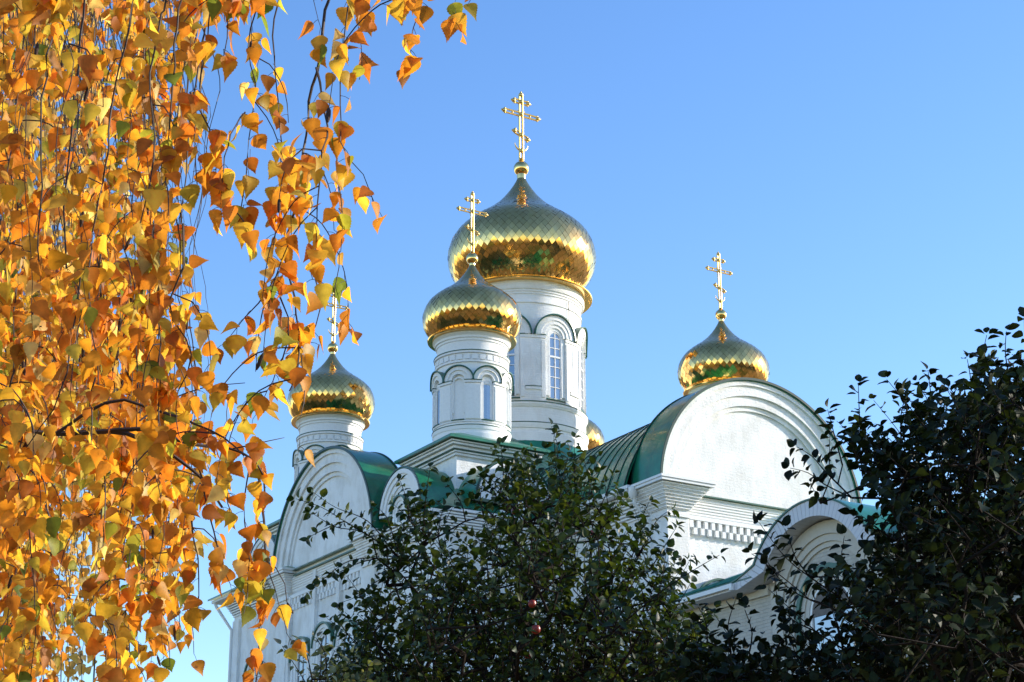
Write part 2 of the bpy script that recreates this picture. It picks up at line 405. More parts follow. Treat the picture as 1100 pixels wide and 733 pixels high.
for (a_, b_) in ((3.75, 7.0), (-7.0, -3.75)):
    ev = MB()
    for i in range(7): ev.box(a_, b_, -7.05-.04*i, -6.9, 12.46+.072*i, 12.51+.072*i)
    ev.box(a_, b_+.3, -7.35, -6.9, 12.97, 13.045)
    P(ev, 'cornice', 'trim', smooth=0)
ro = MB(); 
for y0, y1 in ((3.8, 7.7),): ro.add([(-7.7, y0, 13.06), (-7.7, y1, 13.06), (-6.2, y1, 13.5), (-6.2, y0, 13.5), (-7.7, y0, 13.12), (-7.7, y1, 13.12), (-6.2, y1, 13.56), (-6.2, y0, 13.56)],
    [(0,1,2,3),(4,5,6,7),(0,1,5,4),(1,2,6,5),(2,3,7,6),(3,0,4,7)])
P(ro, 'eave_roof', 'green', smooth=0)
# down pipes
def pipe(pts, r=.055, hop=None):
    b = MB(); b.tube(pts, r, 10)
    if hop: b.lathe([(.06, hop[2]-.30), (.12, hop[2]-.18), (.12, hop[2])], hop[0], hop[1], 10)
    return P(b, 'downpipe', 'gutter')
pipe([(-3.62, -11.32, 13.05), (-3.62, -11.32, 12.7), (-3.2, -11.4, 12.2), (-3.2, -11.4, 4)], .05, (-3.66, -11.32, 13.12))
pipe([(-7.55, 7.45, 13.0), (-7.5, 7.4, 12.85), (-7.12, 6.9, 12.0), (-7.12, 6.9, 4)])
pipe([(3.02, -12.25, 13.6), (3.02, -12.25, 4)], .055)
b = MB(); b.box(2.50, 2.80, -12.125, -12.0, 13.2, 14.25); 
# arched windows
def arch_window(mp, hc, zs, hw, h, cap=True, glass='glass', name='window', dep=.12, bars=True, wallmat='trim'):
    b = MB(); b.ring(mp, hc, zs, hw+.02, hw+.16, -.02, dep*.7, n=24, ext=h); b.ring(mp, hc, zs, hw+.16, hw+.28, -.02, dep, n=24, ext=h)
    wdw = P(b, name, wallmat, smooth=30)
    f = MB(); f.ring(mp, hc, zs, hw-.05, hw+.02, -.01, .05, n=24, ext=h)
    if bars:
        f.prism(mp, [(hc-.02, zs-h), (hc+.02, zs-h), (hc+.02, zs+hw), (hc-.02, zs+hw)], 0, .04)
        for k in range(int(h/.45)+1): f.prism(mp, [(hc-hw, zs-k*.45-.015), (hc+hw, zs-k*.45-.015), (hc+hw, zs-k*.45+.015), (hc-hw, zs-k*.45+.015)], 0, .038)
    P(f, 'frame', 'frame', wdw, smooth=30)
    g_ = MB(); g_.disc(mp, hc, zs, hw-.04, -.02, .012, 24, ext=h); P(g_, 'pane', glass, wdw, smooth=0)
    if cap:
        c = MB(); c.ring(mp, hc, zs, hw+.285, hw+.345, -.02, dep+.06, n=28); P(c, 'arch_cap', 'greenline', wdw)
    s_ = MB(); s_.prism(mp, [(hc-hw-.3, zs-h-.08), (hc+hw+.3, zs-h-.08), (hc+hw+.3, zs-h), (hc-hw-.3, zs-h)], -.02, dep+.05); P(s_, 'sill', 'trim', wdw, smooth=0)
    return wdw
arch_window(MX, 0.02, 10.42, .36, 1.9); arch_window(MX, 1.55, 10.22, .36, 1.7); arch_window(MX, -1.52, 10.22, .36, 1.7)
arch_window(MX, 5.05, 10.2, .3, 1.6)
arch_window(YW(-W), -5.0, 10.2, .3, 1.6)
arch_window(MY12, -1.5, 10.05, .36, 1.6)
arch_window(MY12, 1.5, 10.05, .36, 1.6)
arch_window(XW(-3.05), -9.4, 10.2, .33, 1.7)
# corner pedestals carrying the small drums
for sx in (-1, 1):
    for sy in (-1, 1):
        cx, cy = sx*S, sy*S
        b = MB(); b.box(cx-1.2, cx+1.2, cy-1.2, cy+1.2, 12.9, 15.0)
        steps = [(15.0, .07, .07), (15.08, .12, .045), (15.16, .20, .08), (15.25, .30, .06), (15.32, .36, .04)]
        for z, o_, t in steps: b.box(cx-1.2-o_, cx+1.2+o_, cy-1.2-o_, cy+1.2+o_, z, z+t)
        pd = P(b, 'pedestal', 'wall', smooth=0)
        g_ = MB(); g_.box(cx-1.345, cx+1.345, cy-1.345, cy+1.345, 15.127, 15.15); P(g_, 'flashing', 'greenline', pd, smooth=0)
        g_ = MB(); k = 1.68; q = .9
        g_.box(cx-k, cx+k, cy-k, cy+k, 15.385, 15.46)
        g_.add([(cx-k,cy-k,15.463),(cx+k,cy-k,15.463),(cx+k,cy+k,15.463),(cx-k,cy+k,15.463),(cx-q,cy-q,15.80),(cx+q,cy-q,15.80),(cx+q,cy+q,15.80),(cx-q,cy+q,15.80)],
            [(0,1,5,4),(1,2,6,5),(2,3,7,6),(3,0,4,7),(4,5,6,7),(3,2,1,0)])
        P(g_, 'pedestal_roof', 'green', pd, smooth=0)

# ---- drums
def bent_box(b, cx, cy, r0, r1, t0, t1, za, zb, n=6):
    vs = []; fs = []
    for i in range(n+1):
        t = t0+(t1-t0)*i/n; c, s_ = math.cos(t), math.sin(t)
        vs += [(cx+r0*c, cy+r0*s_, za), (cx+r1*c, cy+r1*s_, za), (cx+r1*c, cy+r1*s_, zb), (cx+r0*c, cy+r0*s_, zb)]
    for i in range(n):
        p, q = 4*i, 4*i+4
        for k in range(4): fs.append((p+k, p+(k+1) % 4, q+(k+1) % 4, q+k))
    fs += [(0, 1, 2, 3), (4*n+3, 4*n+2, 4*n+1, 4*n)]
    b.add(vs, fs)
def bentmap(cx, cy, Rd, tc):
    def f(h, z, d):
        t = tc+h/Rd; return (cx+(Rd+d)*math.cos(t), cy+(Rd+d)*math.sin(t), z)
    return f
DOMEP = [(0.051, 1.19), (0.060, 1.160), (0.072, 1.133), (0.099, 1.085), (0.133, 1.028), (0.174, 0.968), (0.220, 0.905), (0.273, 0.841), (0.333, 0.778), (0.401, 0.716), (0.481, 0.653), (0.564, 0.594), (0.640, 0.543), (0.705, 0.497), (0.761, 0.453), (0.811, 0.408), (0.859, 0.357), (0.903, 0.299), (0.937, 0.240), (0.963, 0.179), (0.982, 0.116), (0.993, 0.054), (0.998, -0.009), (0.994, -0.072), (0.984, -0.132), (0.965, -0.191), (0.938, -0.251), (0.902, -0.309), (0.863, -0.360), (0.824, -0.404), (0.791, -0.440), (.765, -.49), (.75, -.55)]
def prof_r(z, prof):
    for (ra, za), (rb, zb) in zip(prof, prof[1:]):
        if zb <= z <= za: t = (z-za)/(zb-za); return ra+(rb-ra)*t
    return prof[-1][0] if z < prof[-1][1] else prof[0][0]
def dome(cx, cy, Rd, ze, nt_):
    pr = [(r*Rd, ze+z*Rd) for r, z in DOMEP]
    b = MB(); b.lathe([(r*.985, z) for r, z in pr], cx, cy, 64)
    core = P(b, 'dome', 'goldseam')
    # diamond shingles, each its own slightly tilted leaf of gilded sheet
    dense = []
    for (ra, za), (rb, zb) in zip(pr, pr[1:]):
        for k in range(12): t = k/12; dense.append((ra+(rb-ra)*t, za+(zb-za)*t))
    dense.append(pr[-1]); dense.reverse()        # bottom -> top
    # rows: step height proportional to radius
    rows = [0.0]; arc = [0.0]
    for (a, b_) in zip(dense, dense[1:]): arc.append(arc[-1]+math.hypot(b_[0]-a[0], b_[1]-a[1]))
    tot = arc[-1]
    def at(s_):
        s_ = min(max(s_, 0), tot); i = np.searchsorted(arc, s_)-1; i = max(0, min(i, len(dense)-2))
        t = (s_-arc[i])/(arc[i+1]-arc[i]+1e-9); return (dense[i][0]*(1-t)+dense[i+1][0]*t, dense[i][1]*(1-t)+dense[i+1][1]*t)
    s_ = 0.0
    while s_ < tot-.01:
        r, _ = at(s_); s_ += max(math.pi*r/nt_*1.22, Rd*.030); rows.append(min(s_, tot))
    vs = []; fs = []; colr = []
    jr = random.Random(int(Rd*100)+int(cx*7)+int(cy*3))
    for i in range(len(rows)-2):
        for k in range(nt_):
            t = 2*math.pi*(k+.5*(i % 2))/nt_; dt = math.pi/nt_
            P4 = []
            for (row, tt) in ((i, t), (i+1, t+dt), (i+2, t), (i+1, t-dt)):
                r, z = at(rows[row]); P4.append(Vector((cx+r*math.cos(tt), cy+r*math.sin(tt), z)))
            c = sum(P4, Vector())/4; nrm = (P4[2]-P4[0]).cross(P4[1]-P4[3]).normalized()
            if nrm.dot(Vector((c.x-cx, c.y-cy, .01))) < 0: nrm = -nrm
            e1_ = (P4[1]-P4[3]).normalized(); e2_ = nrm.cross(e1_)
            ja, jb = jr.gauss(0, .034), jr.gauss(0, .034)
            n0 = len(vs)
            jo = Rd*.0012
            for p in P4:
                d = (p-c)*.965
                vs.append(tuple(c+d+nrm*(jo+.003+(d.dot(e1_)*ja+d.dot(e2_)*jb))))
            # a little cushion in the middle of each sheet
            vs.append(tuple(c+nrm*(jo+.003+(P4[0]-P4[2]).length*.012)))
            for q in range(4): fs.append((n0+q, n0+(q+1) % 4, n0+4))
            v = 1-.10*jr.random(); colr += [(v, v*(1-.03*jr.random()), v*(.95+.05*jr.random()), 1)]*12
    me = bpy.data.meshes.new('shingles'); me.from_pydata([(x, y, z+CAMZ) for x, y, z in vs], [], fs)
    ca = me.color_attributes.new('Col', 'FLOAT_COLOR', 'CORNER'); ca.data.foreach_set('color', np.array(colr, 'f').ravel())
    me.materials.append(MAT['gold'])
    me.polygons.foreach_set('use_smooth', [True]*len(me.polygons))
    o = bpy.data.objects.new('shingles', me); col.objects.link(o); o.parent = core
    # rim, ball
    k = Rd/1.5; zr = ze-.48*Rd if Rd < 2 else ze-.612*Rd
    rr = 1.34/1.5*Rd if Rd < 2 else 2.39
    b = MB(); b.lathe([(Rd*.70, zr-.02), (rr-.01, zr-.035), (rr, zr-.02), (rr+.01, zr+.01), (rr-.02, zr+.045), (Rd*.80, zr+.08), (Rd*.76, zr+.12)], cx, cy, 72)
    P(b, 'dome_rim', 'goldplain', core)
    b = MB(); zb = ze+1.33*Rd
    rb = .275 if Rd > 2 else .19
    b.ball((cx, cy, zb), rb); b.lathe([(.058*Rd, ze+1.165*Rd), (.062*Rd, zb-rb-.02), (.062*Rd, zb-rb+.04)], cx, cy, 20)
    P(b, 'finial', 'goldplain', core)
    return core
def cross(cx, cy, z0, hh, k):
    """eight-pointed cross of paired rods; bars run along local x"""
    b = MB(); r = .034*k; g_ = .066*k
    for s_ in (-1, 1): b.tube([(cx+s_*g_, cy, z0), (cx+s_*g_, cy, z0+hh)], r, 8)
    def bar(zc, hw, tilt=0, gg=g_):
        for s_ in (-1, 1): b.tube([(cx-hw, cy+.001, zc+tilt*hw+s_*gg), (cx+hw, cy+.001, zc-tilt*hw+s_*gg)], r, 8)
        for s_ in (-1, 1):
            x, z = cx+s_*hw, zc-s_*tilt*hw
            b.ball((x, cy, z), .078*k); b.ball((x+s_*.085*k, cy, z), .035*k)
            for v in (-1, 1): b.ball((x-s_*.03*k, cy, z+v*.085*k), .036*k)
    bar(z0+hh*.70, .70*k); bar(z0+hh*.89, .30*k); bar(z0+hh*.385, .27*k, .42)
    b.ball((cx, cy, z0+hh), .085*k); b.ball((cx, cy, z0+hh+.10*k), .035*k)
    for z in (.70, .89, .385, .15): b.ball((cx, cy-.01, z0+hh*z), .085*k)
    for s_ in (-.5, .5): b.ball((cx+s_*.72*k, cy, z0+hh*.70), .04*k)
    pts = [(cx+.27*k*math.sin(a), cy, z0+hh*.15+.27*k*(1-math.cos(a))) for a in [R(-85+17*i) for i in range(11)]]
    b.tube(pts, [.008*k+.028*k*math.sin(math.pi*i/10) for i in range(11)], 8)
    # small rays in the crossing
    for a in range(45, 360, 90):
        b.tube([(cx, cy, z0+hh*.70), (cx+.22*k*math.cos(R(a)), cy, z0+hh*.70+.22*k*math.sin(R(a)))], .010*k, 5)
    b.lathe([(.085*k, z0-.10*k), (.05*k, z0), (.10*k, z0+.02*k), (.05*k, z0+.10*k)], cx, cy, 12)
    return P(b, 'cross', 'goldcross')

def small_drum(cx, cy):
    R0 = 1.05; off = R(-6)
    b = MB()
    b.lathe([(1.17, 15.5), (1.17, 15.84), (1.14, 15.85), (1.14, 15.95), (1.16, 15.96), (1.175, 16.06), (1.17, 16.085), (1.12, 16.11), (1.10, 16.17), (1.15, 16.18), (1.15, 16.22), (R0, 16.23),
             (R0, 18.02), (R0+.05, 18.03), (R0+.05, 18.09), (R0+.02, 18.10), (R0+.02, 18.30), (R0+.085, 18.31), (R0+.085, 18.37), (R0, 18.42), (R0, 18.70), (R0+.03, 18.71), (R0+.03, 18.78), (R0+.07, 18.79), (R0+.07, 18.86), (R0+.13, 18.92), (R0+.13, 18.98)], cx, cy, 72)
    for k in range(30): bent_box(b, cx, cy, R0+.01, R0+.06, 2*math.pi*k/30, 2*math.pi*(k+.72)/30, 18.11, 18.27, 2)
    for k in range(8):
        tc = k*math.pi/4+off; hw = .20/1.12; win = k % 2 == 0
        bent_box(b, cx, cy, R0-.01, R0+.09, tc+hw, tc+math.pi/4-hw, 16.235, 17.36, 8)
        bent_box(b, cx, cy, R0-.01, R0+.12, tc+hw+.03, tc+math.pi/4-hw-.03, 16.26, 17.30, 6)
        bent_box(b, cx, cy, R0-.01, R0+.135, tc+hw, tc+math.pi/4-hw, 17.365, 17.43, 8)
        mp = bentmap(cx, cy, R0+.05, tc)
        b.ring(mp, 0, 17.44, .31, .42, -.05, .10, n=20); b.ring(mp, 0, 17.44, .20, .31, -.05, .06, n=18)
        if not win:
            b.ring(mp, 0, 17.36, .16, .20, -.05, .015, n=14, ext=.9)
    d = P(b, 'drum', 'trim', smooth=25)
    for k in range(8):
        tc = k*math.pi/4+off; hw = .20/1.12; mp = bentmap(cx, cy, R0+.05, tc)
        g_ = MB(); g_.ring(mp, 0, 17.44, .422, .458, -.05, .15, n=24); P(g_, 'arch_cap', 'greenline', d, smooth=25); g_ = MB()
        bent_box(g_, cx, cy, R0, R0+.15, tc+hw-.01, tc+math.pi/4-hw+.01, 17.433, 17.455, 8); P(g_, 'capital_cap', 'greenline', d, smooth=25); g_ = MB()
        bent_box(g_, cx, cy, R0, R0+.13, tc-.17, tc+.17, 16.225, 16.25, 5); P(g_, 'sill_cap', 'greenline', d, smooth=25)
    for r, z in ((1.185, 16.07), (R0+.10, 18.375)): g_ = MB(); g_.lathe([(r-.1, z-.002), (r, z-.002), (r, z+.022), (r-.1, z+.022)], cx, cy, 72); P(g_, 'band', 'greenline', d, smooth=25)
    for k in range(0, 8, 2):
        tc = k*math.pi/4+off; mp = bentmap(cx, cy, R0, tc)
        f = MB(); f.ring(mp, 0, 17.36, .10, .185, -.01, .03, n=14, ext=1.08); f.disc(mp, 0, 17.36, .11, -.01, .02, 12)
        wn = P(f, 'drum_window', 'frame', smooth=25)
        p_ = MB(); p_.prism(mp, [(-.10, 16.3), (0, 16.3), (.10, 16.3), (.10, 17.33), (0, 17.33), (-.10, 17.33)], -.01, .024); P(p_, 'pane', 'blue' if False else 'glass', wn, smooth=0)
for sx in (-1, 1):
    for sy in (-1, 1):
        cx, cy = sx*S, sy*S
        small_drum(cx, cy); dome(cx, cy, 1.5, 19.72, 48); cross(cx, cy, 21.90, 1.98, .70)

def main_drum():
    R0 = 1.98
    b = MB()
    b.lathe([(2.14, 16.9), (2.14, 17.55), (2.10, 17.57), (2.10, 17.68), (2.14, 17.70), (2.17, 17.80), (2.17, 17.86), (2.09, 17.90), (2.09, 18.40), (2.12, 18.42), (2.16, 18.50), (2.16, 18.56), (R0, 18.62),
             (R0, 22.02), (R0+.035, 22.03), (R0+.035, 22.08), (R0, 22.09), (R0, 22.33), (R0+.03, 22.34), (R0+.03, 22.41), (R0+.06, 22.42), (R0+.06, 22.49), (R0+.10, 22.50), (R0+.13, 22.57), (R0+.13, 22.82)], 0, 0, 112)
    for k in range(8):
        tc = k*math.pi/4; hw = .37/R0
        bent_box(b, 0, 0, R0-.01, R0+.10, tc+hw, tc+math.pi/4-hw, 18.60, 20.78, 12)
        bent_box(b, 0, 0, R0-.01, R0+.13, tc+hw, tc+math.pi/4-hw, 20.78, 20.88, 12)
        bent_box(b, 0, 0, R0-.01, R0+.115, tc+math.pi/8-.035, tc+math.pi/8+.035, 19.15, 20.60, 3)
        bent_box(b, 0, 0, R0-.01, R0+.14, tc+math.pi/8-.12, tc+math.pi/8+.12, 19.00, 19.09, 4)
        bent_box(b, 0, 0, R0-.01, R0+.13, tc+hw+.012, tc+hw+.07, 18.75, 20.7, 2)
        bent_box(b, 0, 0, R0-.01, R0+.13, tc+math.pi/4-hw-.07, tc+math.pi/4-hw-.012, 18.75, 20.7, 2)
        mp = bentmap(0, 0, R0+.06, tc)
        b.ring(mp, 0, 20.89, .55, .72, -.07, .10, n=26); b.ring(mp, 0, 20.89, .42, .55, -.07, .07, n=24); b.ring(mp, 0, 20.89, .30, .42, -.07, .035, n=22)
        b.ring(mp, 0, 20.85, .24, .37, -.07, .0, n=20, ext=2.0)
    d = P(b, 'drum', 'drumM', smooth=25)
    for k in range(8):
        tc = k*math.pi/4; hw = .37/R0; mp = bentmap(0, 0, R0+.06, tc)
        g_ = MB(); g_.ring(mp, 0, 20.89, .722, .765, -.06, .17, n=30); P(g_, 'arch_cap', 'greenline', d, smooth=25); g_ = MB()
        for pn, o_, a_, b_, za, zb in (('capital_cap', .145, hw, hw+.13, 20.883, 20.91), ('capital_cap', .145, math.pi/4-hw-.13, math.pi/4-hw, 20.883, 20.91),
                                       ('niche_cap', .15, math.pi/8-.125, math.pi/8+.125, 19.092, 19.115), ('sill_cap', .08, -.19, .19, 18.72, 18.745)):
            g_ = MB(); bent_box(g_, 0, 0, R0, R0+o_, tc+a_, tc+b_, za, zb, 5); P(g_, pn, 'greenline', d, smooth=25)
    for r, z in ((2.18, 17.865), (2.175, 18.565)): g_ = MB(); g_.lathe([(r-.1, z-.002), (r, z-.002), (r, z+.025), (r-.1, z+.025)], 0, 0, 112); P(g_, 'band', 'greenline', d, smooth=25)
    for k in range(8):
        tc = k*math.pi/4; mp = bentmap(0, 0, R0, tc)
        f = MB(); f.ring(mp, 0, 20.85, .19, .24, -.01, .04, n=20, ext=2.05)
        f.prism(mp, [(-.013, 18.8), (.013, 18.8), (.013, 21.05), (-.013, 21.05)], 0, .035)
        for z in (19.15, 19.5, 19.85, 20.5, 20.85): f.prism(mp, [(-.2, z), (0, z), (.2, z), (.2, z+.025), (0, z+.025), (-.2, z+.025)], 0, .033)
        f.prism(mp, [(-.2, 20.18), (0, 20.18), (.2, 20.18), (.2, 20.24), (0, 20.24), (-.2, 20.24)], 0, .045)
        wn = P(f, 'drum_window', 'frame', smooth=25)
        p_ = MB(); p_.disc(mp, 0, 20.85, .20, -.01, .012, 16, ext=2.05); P(p_, 'pane', 'glass', wn, smooth=0)
main_drum(); dome(0, 0, 2.55, 24.38, 64); cross(0, 0, 28.08, 2.56, 1.0)
b = MB(); b.tube([(2.07*math.cos(R(-72)), 2.07*math.sin(R(-72)), z) for z in (17.4, 18.5)]+[(2.02*math.cos(R(-72)), 2.02*math.sin(R(-72)), z) for z in (18.7, 22.3)], .012, 5)
P(b, 'lightning_rod', 'twig')

# ---- low wing in front, with its wavy eave
AX = -3.10
FX = -3.70
AM = XW(AX)
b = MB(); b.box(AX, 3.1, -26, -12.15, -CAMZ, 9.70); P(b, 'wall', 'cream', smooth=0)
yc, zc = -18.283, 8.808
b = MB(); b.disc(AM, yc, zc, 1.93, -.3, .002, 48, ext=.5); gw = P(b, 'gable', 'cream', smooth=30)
m = MB()
for r0, r1_, d in ((1.33, 1.45, .05), (1.45, 1.62, .10), (1.62, 1.93, .15)): m.ring(AM, yc, zc, r0, r1_-.003, -.02, d, n=48, ext=6)
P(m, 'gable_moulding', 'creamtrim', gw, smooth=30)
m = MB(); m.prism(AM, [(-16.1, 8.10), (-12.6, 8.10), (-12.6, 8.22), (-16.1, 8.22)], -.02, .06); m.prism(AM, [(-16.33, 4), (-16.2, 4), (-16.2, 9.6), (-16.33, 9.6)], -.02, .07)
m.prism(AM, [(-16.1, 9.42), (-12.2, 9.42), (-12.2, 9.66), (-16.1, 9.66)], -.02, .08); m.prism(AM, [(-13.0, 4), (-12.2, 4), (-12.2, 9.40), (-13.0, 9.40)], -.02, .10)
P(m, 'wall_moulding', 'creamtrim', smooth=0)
# eave path in (y, z): straight, small ogee, arc, ogee, straight
def eave_path(off=0):
    Rr = 2.337+off; ze = 9.75+off
    pts = [(-12.2, ze), (-13.5, ze), (-14.8, ze), (-15.35, ze+.005), (-15.62, ze+.05)]
    a0 = math.asin((10.02-zc)/2.337); 
    a1 = math.pi-a0
    pts += [(yc+Rr*math.cos(a0+(a1-a0)*i/40), zc+Rr*math.sin(a0+(a1-a0)*i/40)) for i in range(41)]
    pts += [(2*yc+15.62, ze+.05), (2*yc+15.35, ze+.005), (-22.5, ze), (-26.0, ze)]
    return pts
def sweep(pin, pout, x0, x1):
    """closed strip between two (y,z) paths, from x0 to x1, uv.x runs along the path"""
    b = MB(); vs = []; fs = []; s_ = [0]
    for p, q in zip(pout, pout[1:]): s_.append(s_[-1]+math.hypot(q[0]-p[0], q[1]-p[1]))
    for p, q in zip(pin, pout): vs += [(x0, p[0], p[1]), (x0, q[0], q[1]), (x1, q[0], q[1]), (x1, p[0], p[1])]
    for i in range(len(pin)-1):
        for k in range(4): fs.append((4*i+k, 4*i+(k+1) % 4, 4*i+4+(k+1) % 4, 4*i+4+k))
    b.add(vs, fs)
    def uv(me):
        l = me.uv_layers.new(name='UVMap')
        for lp in me.loops: l.data[lp.index].uv = (s_[lp.vertex_index//4], 0)
    b.uv = uv; return b
E0 = eave_path(0)
inner = []
for i, (y, z) in enumerate(E0):
    if abs(y-yc) < 2.1:
        a = math.atan2(z-zc, y-yc); inner.append((yc+1.96*math.cos(a), zc+1.96*math.sin(a)))
    else:
        t = max(0, 1-(abs(y-yc)-2.1)/.9); inner.append((y+(.10*t if y < yc else -.10*t)*0, z-.16-.18*t))
P(sweep(inner, E0, FX, FX+.03), 'fascia', 'siding', smooth=40)
lower = [(y, z+.02) for y, z in inner]
P(sweep(inner, lower, FX+.035, AX+.02), 'soffit', 'siding', smooth=40)
E1 = [(y, z+.004) for y, z in E0]; E2 = [(yc+(y-yc)*1.018, z+.045) if abs(y-yc) < 2.4 else (y, z+.045) for y, z in E0]
P(sweep(E1, E2, FX-.03, FX+.05), 'flashing', 'greenline', smooth=40)
b = MB(); b.box(FX-.10, FX-.004, -15.5, -12.25, 9.64, 9.74); b.lathe([(.07, 9.58), (.07, 9.66)], FX-.05, -15.45, 10); P(b, 'gutter', 'gutter', smooth=0)
# pitched roof and cross vault of the wing
b = MB()
sl_ = .385
def roof_piece(b, y0, y1, x0):
    za = 9.80+(x0-FX)*sl_; zt = 9.80+3.7*sl_
    b.add([(x0, y0, za), (x0, y1, za), (0, y1, zt), (0, y0, zt), (-FX, y0, 9.80), (-FX, y1, 9.80),
       (x0, y0, za-.045), (x0, y1, za-.045), (0, y1, zt-.10), (0, y0, zt-.10), (-FX, y0, 9.755), (-FX, y1, 9.755)],
      [(0, 1, 2, 3), (3, 2, 5, 4), (6, 7, 8, 9), (9, 8, 11, 10), (0, 1, 7, 6), (4, 5, 11, 10), (0, 3, 9, 6), (3, 4, 10, 9), (1, 2, 8, 7), (2, 5, 11, 8)])
roof_piece(b, -16.15, -12.02, FX); rf = P(b, 'roof', 'green', smooth=0)
b = MB(); roof_piece(b, -20.42, -16.15, -2.9); P(b, 'roof', 'green', smooth=0)
b = MB(); roof_piece(b, -26, -20.42, FX); P(b, 'roof', 'green', smooth=0)
b = MB()
for i in range(36):
    y = -12.1-i*.385; xs = -2.88 if -20.5 < y < -16.05 else FX; b.tube([(xs, y, 9.82+(xs-FX)*sl_), (0, y, 9.82+3.7*sl_)], .022, 4)
P(b, 'roof_seams', 'green', rf, smooth=0)
b = barrel(XW(FX+.05), yc, zc, 2.375, -3.6, -.0, .045, 24, 156, 48); P(b, 'vault_roof', 'green', smooth=30)
# tall arched window of the wing
wd = arch_window(AM, yc, 8.62, .72, 2.0, cap=False, bars=False, wallmat='creamtrim', dep=.10)
b = MB(); b.ring(AM, yc, 8.62, 1.0, 1.12, -.02, .17, n=36, ext=3.0); P(b, 'arch_cap', 'greenline', wd)
b = MB(); b.disc(AM, yc, 8.62, .66, .0, .03, 24, ext=.02); P(b, 'blind', 'brown', wd, smooth=0)
b = MB(); b.prism(AM, [(-18.95, 7.2), (-17.6, 7.2), (-17.6, 7.28), (-18.95, 7.28)], 0, .14); P(b, 'sill', 'greenline', wd, smooth=0)

# ================================================================ VEGETATION helpers
def ray_pt(px, py, depth):
    """world point at a given distance along the view axis"""
    a, b_ = px-CX, CY-py
    return Vector((0, 0, CAMZ))+(fw+rt*(a/FPX)+up*(b_/FPX))*depth
def to_px(p):
    d = p-np.array([0, 0, CAMZ]); z = d@np.array(fw); return CX+FPX*(d@np.array(rt))/z, CY-FPX*(d@np.array(up))/z
def leaf_template(half, fold, droop, teeth=0.):
    n = len(half); vs = []; fs = []
    for i, (x, y) in enumerate(half): vs.append((x, 0, -droop*x*x))
    for s_ in (1, -1):
        for i, (x, y) in enumerate(half[1:-1]):
            xx = x+(teeth if i % 2 else -teeth*.3); yy = y*(1+(teeth*2.2 if i % 2 else 0))
            vs.append((xx, s_*yy, -droop*x*x+fold*y))
    m = n-2
    for s_ in (0, 1):
        b0 = n+s_*m
        fs.append((0, 1, b0) if s_ else (0, b0, 1))
        for i in range(m-1):
            q = (i+1, i+2, b0+i+1, b0+i); fs.append(q if s_ else q[::-1])
        fs.append((n-2, n-1, b0+m-1) if s_ else (n-2, b0+m-1, n-1))
    return np.array(vs, 'f'), fs
BIRCH = leaf_template([(0, 0), (.00, .12), (.05, .27), (.10, .33), (.17, .405), (.22, .385), (.29, .41), (.34, .36), (.41, .365), (.46, .30), (.53, .295), (.58, .23), (.65, .22), (.70, .155), (.77, .14), (.83, .085), (.92, .05), (1.06, 0)], .25, .20, 0)
APPLE = leaf_template([(0, 0), (.10, .20), (.30, .345), (.55, .34), (.80, .19), (1.0, 0)], .40, .28)
BACKL = leaf_template([(0, 0), (.12, .34), (.35, .36), (.65, .2), (1.0, 0)], .3, .2)
def frames(axis, nrm):
    x = axis/np.linalg.norm(axis, axis=1, keepdims=True)
    n = nrm-(nrm*x).sum(1, keepdims=True)*x; n /= np.linalg.norm(n, axis=1, keepdims=True)+1e-9
    y = np.cross(n, x); return np.stack([x, y, n], 2)     # columns
def leaves_mesh(name, tmpl, pos, axis, nrm, size, colr, mat, parent, curl=None):
    V, F_ = tmpl; n = len(pos); Mx = frames(axis, nrm)
    T = np.repeat(V[None], n, 0)
    wid = nr.uniform(.85, 1.12, n)[:, None]; T[:, :, 1] *= wid
    cu = nr.uniform(-.35, .5, n)[:, None]; T[:, :, 2] += cu*T[:, :, 0]**2*.5
    tw = nr.normal(0, .35, n)[:, None]; T[:, :, 2] += tw*T[:, :, 0]*T[:, :, 1]
    T[:, :, 1] += nr.normal(0, .07, n)[:, None]*T[:, :, 0]**2
    Wd = np.einsum('nij,nvj->nvi', Mx, T)*size[:, None, None]+pos[:, None, :]
    nv = len(V); verts = Wd.reshape(-1, 3)
    lens = np.array([len(f) for f in F_]); flat = np.array([i for f in F_ for i in f])
    loops = (flat[None]+np.arange(n)[:, None]*nv).ravel()
    tot = np.tile(lens, n); start = np.concatenate([[0], np.cumsum(tot)[:-1]])
    me = bpy.data.meshes.new(name); me.vertices.add(len(verts)); me.vertices.foreach_set('co', verts.astype('f').ravel())
    me.loops.add(len(loops)); me.loops.foreach_set('vertex_index', loops.astype('i'))
    me.polygons.add(len(tot)); me.polygons.foreach_set('loop_start', start.astype('i')); me.polygons.foreach_set('loop_total', tot.astype('i'))
    me.update(calc_edges=True)
    ca = me.color_attributes.new('Col', 'FLOAT_COLOR', 'POINT')
    # a second tint towards the leaf edge so that leaves are not flat
    c4 = np.ones((n, nv, 4), 'f'); c4[:, :, :3] = colr[:, None, :]
    edge = (np.abs(V[:, 1])/.4)[None, :, None]; c4[:, :len([1 for q in V if q[1] == 0]), :3] *= 1.10; c4[:, :, :3] *= (1-.26*edge*nr.uniform(0, 1, (n, 1, 1))); 
    ca.data.foreach_set('color', c4.ravel())
    me.materials.append(mat); me.polygons.foreach_set('use_smooth', [True]*len(me.polygons)); me.validate()
    o = bpy.data.objects.new(name, me); col.objects.link(o); o.parent = parent
    return o
def rel(o, root):            # vegetation meshes are written in world space; keep them there under their root
    o.matrix_parent_inverse = Matrix.Translation(-root.location); return o

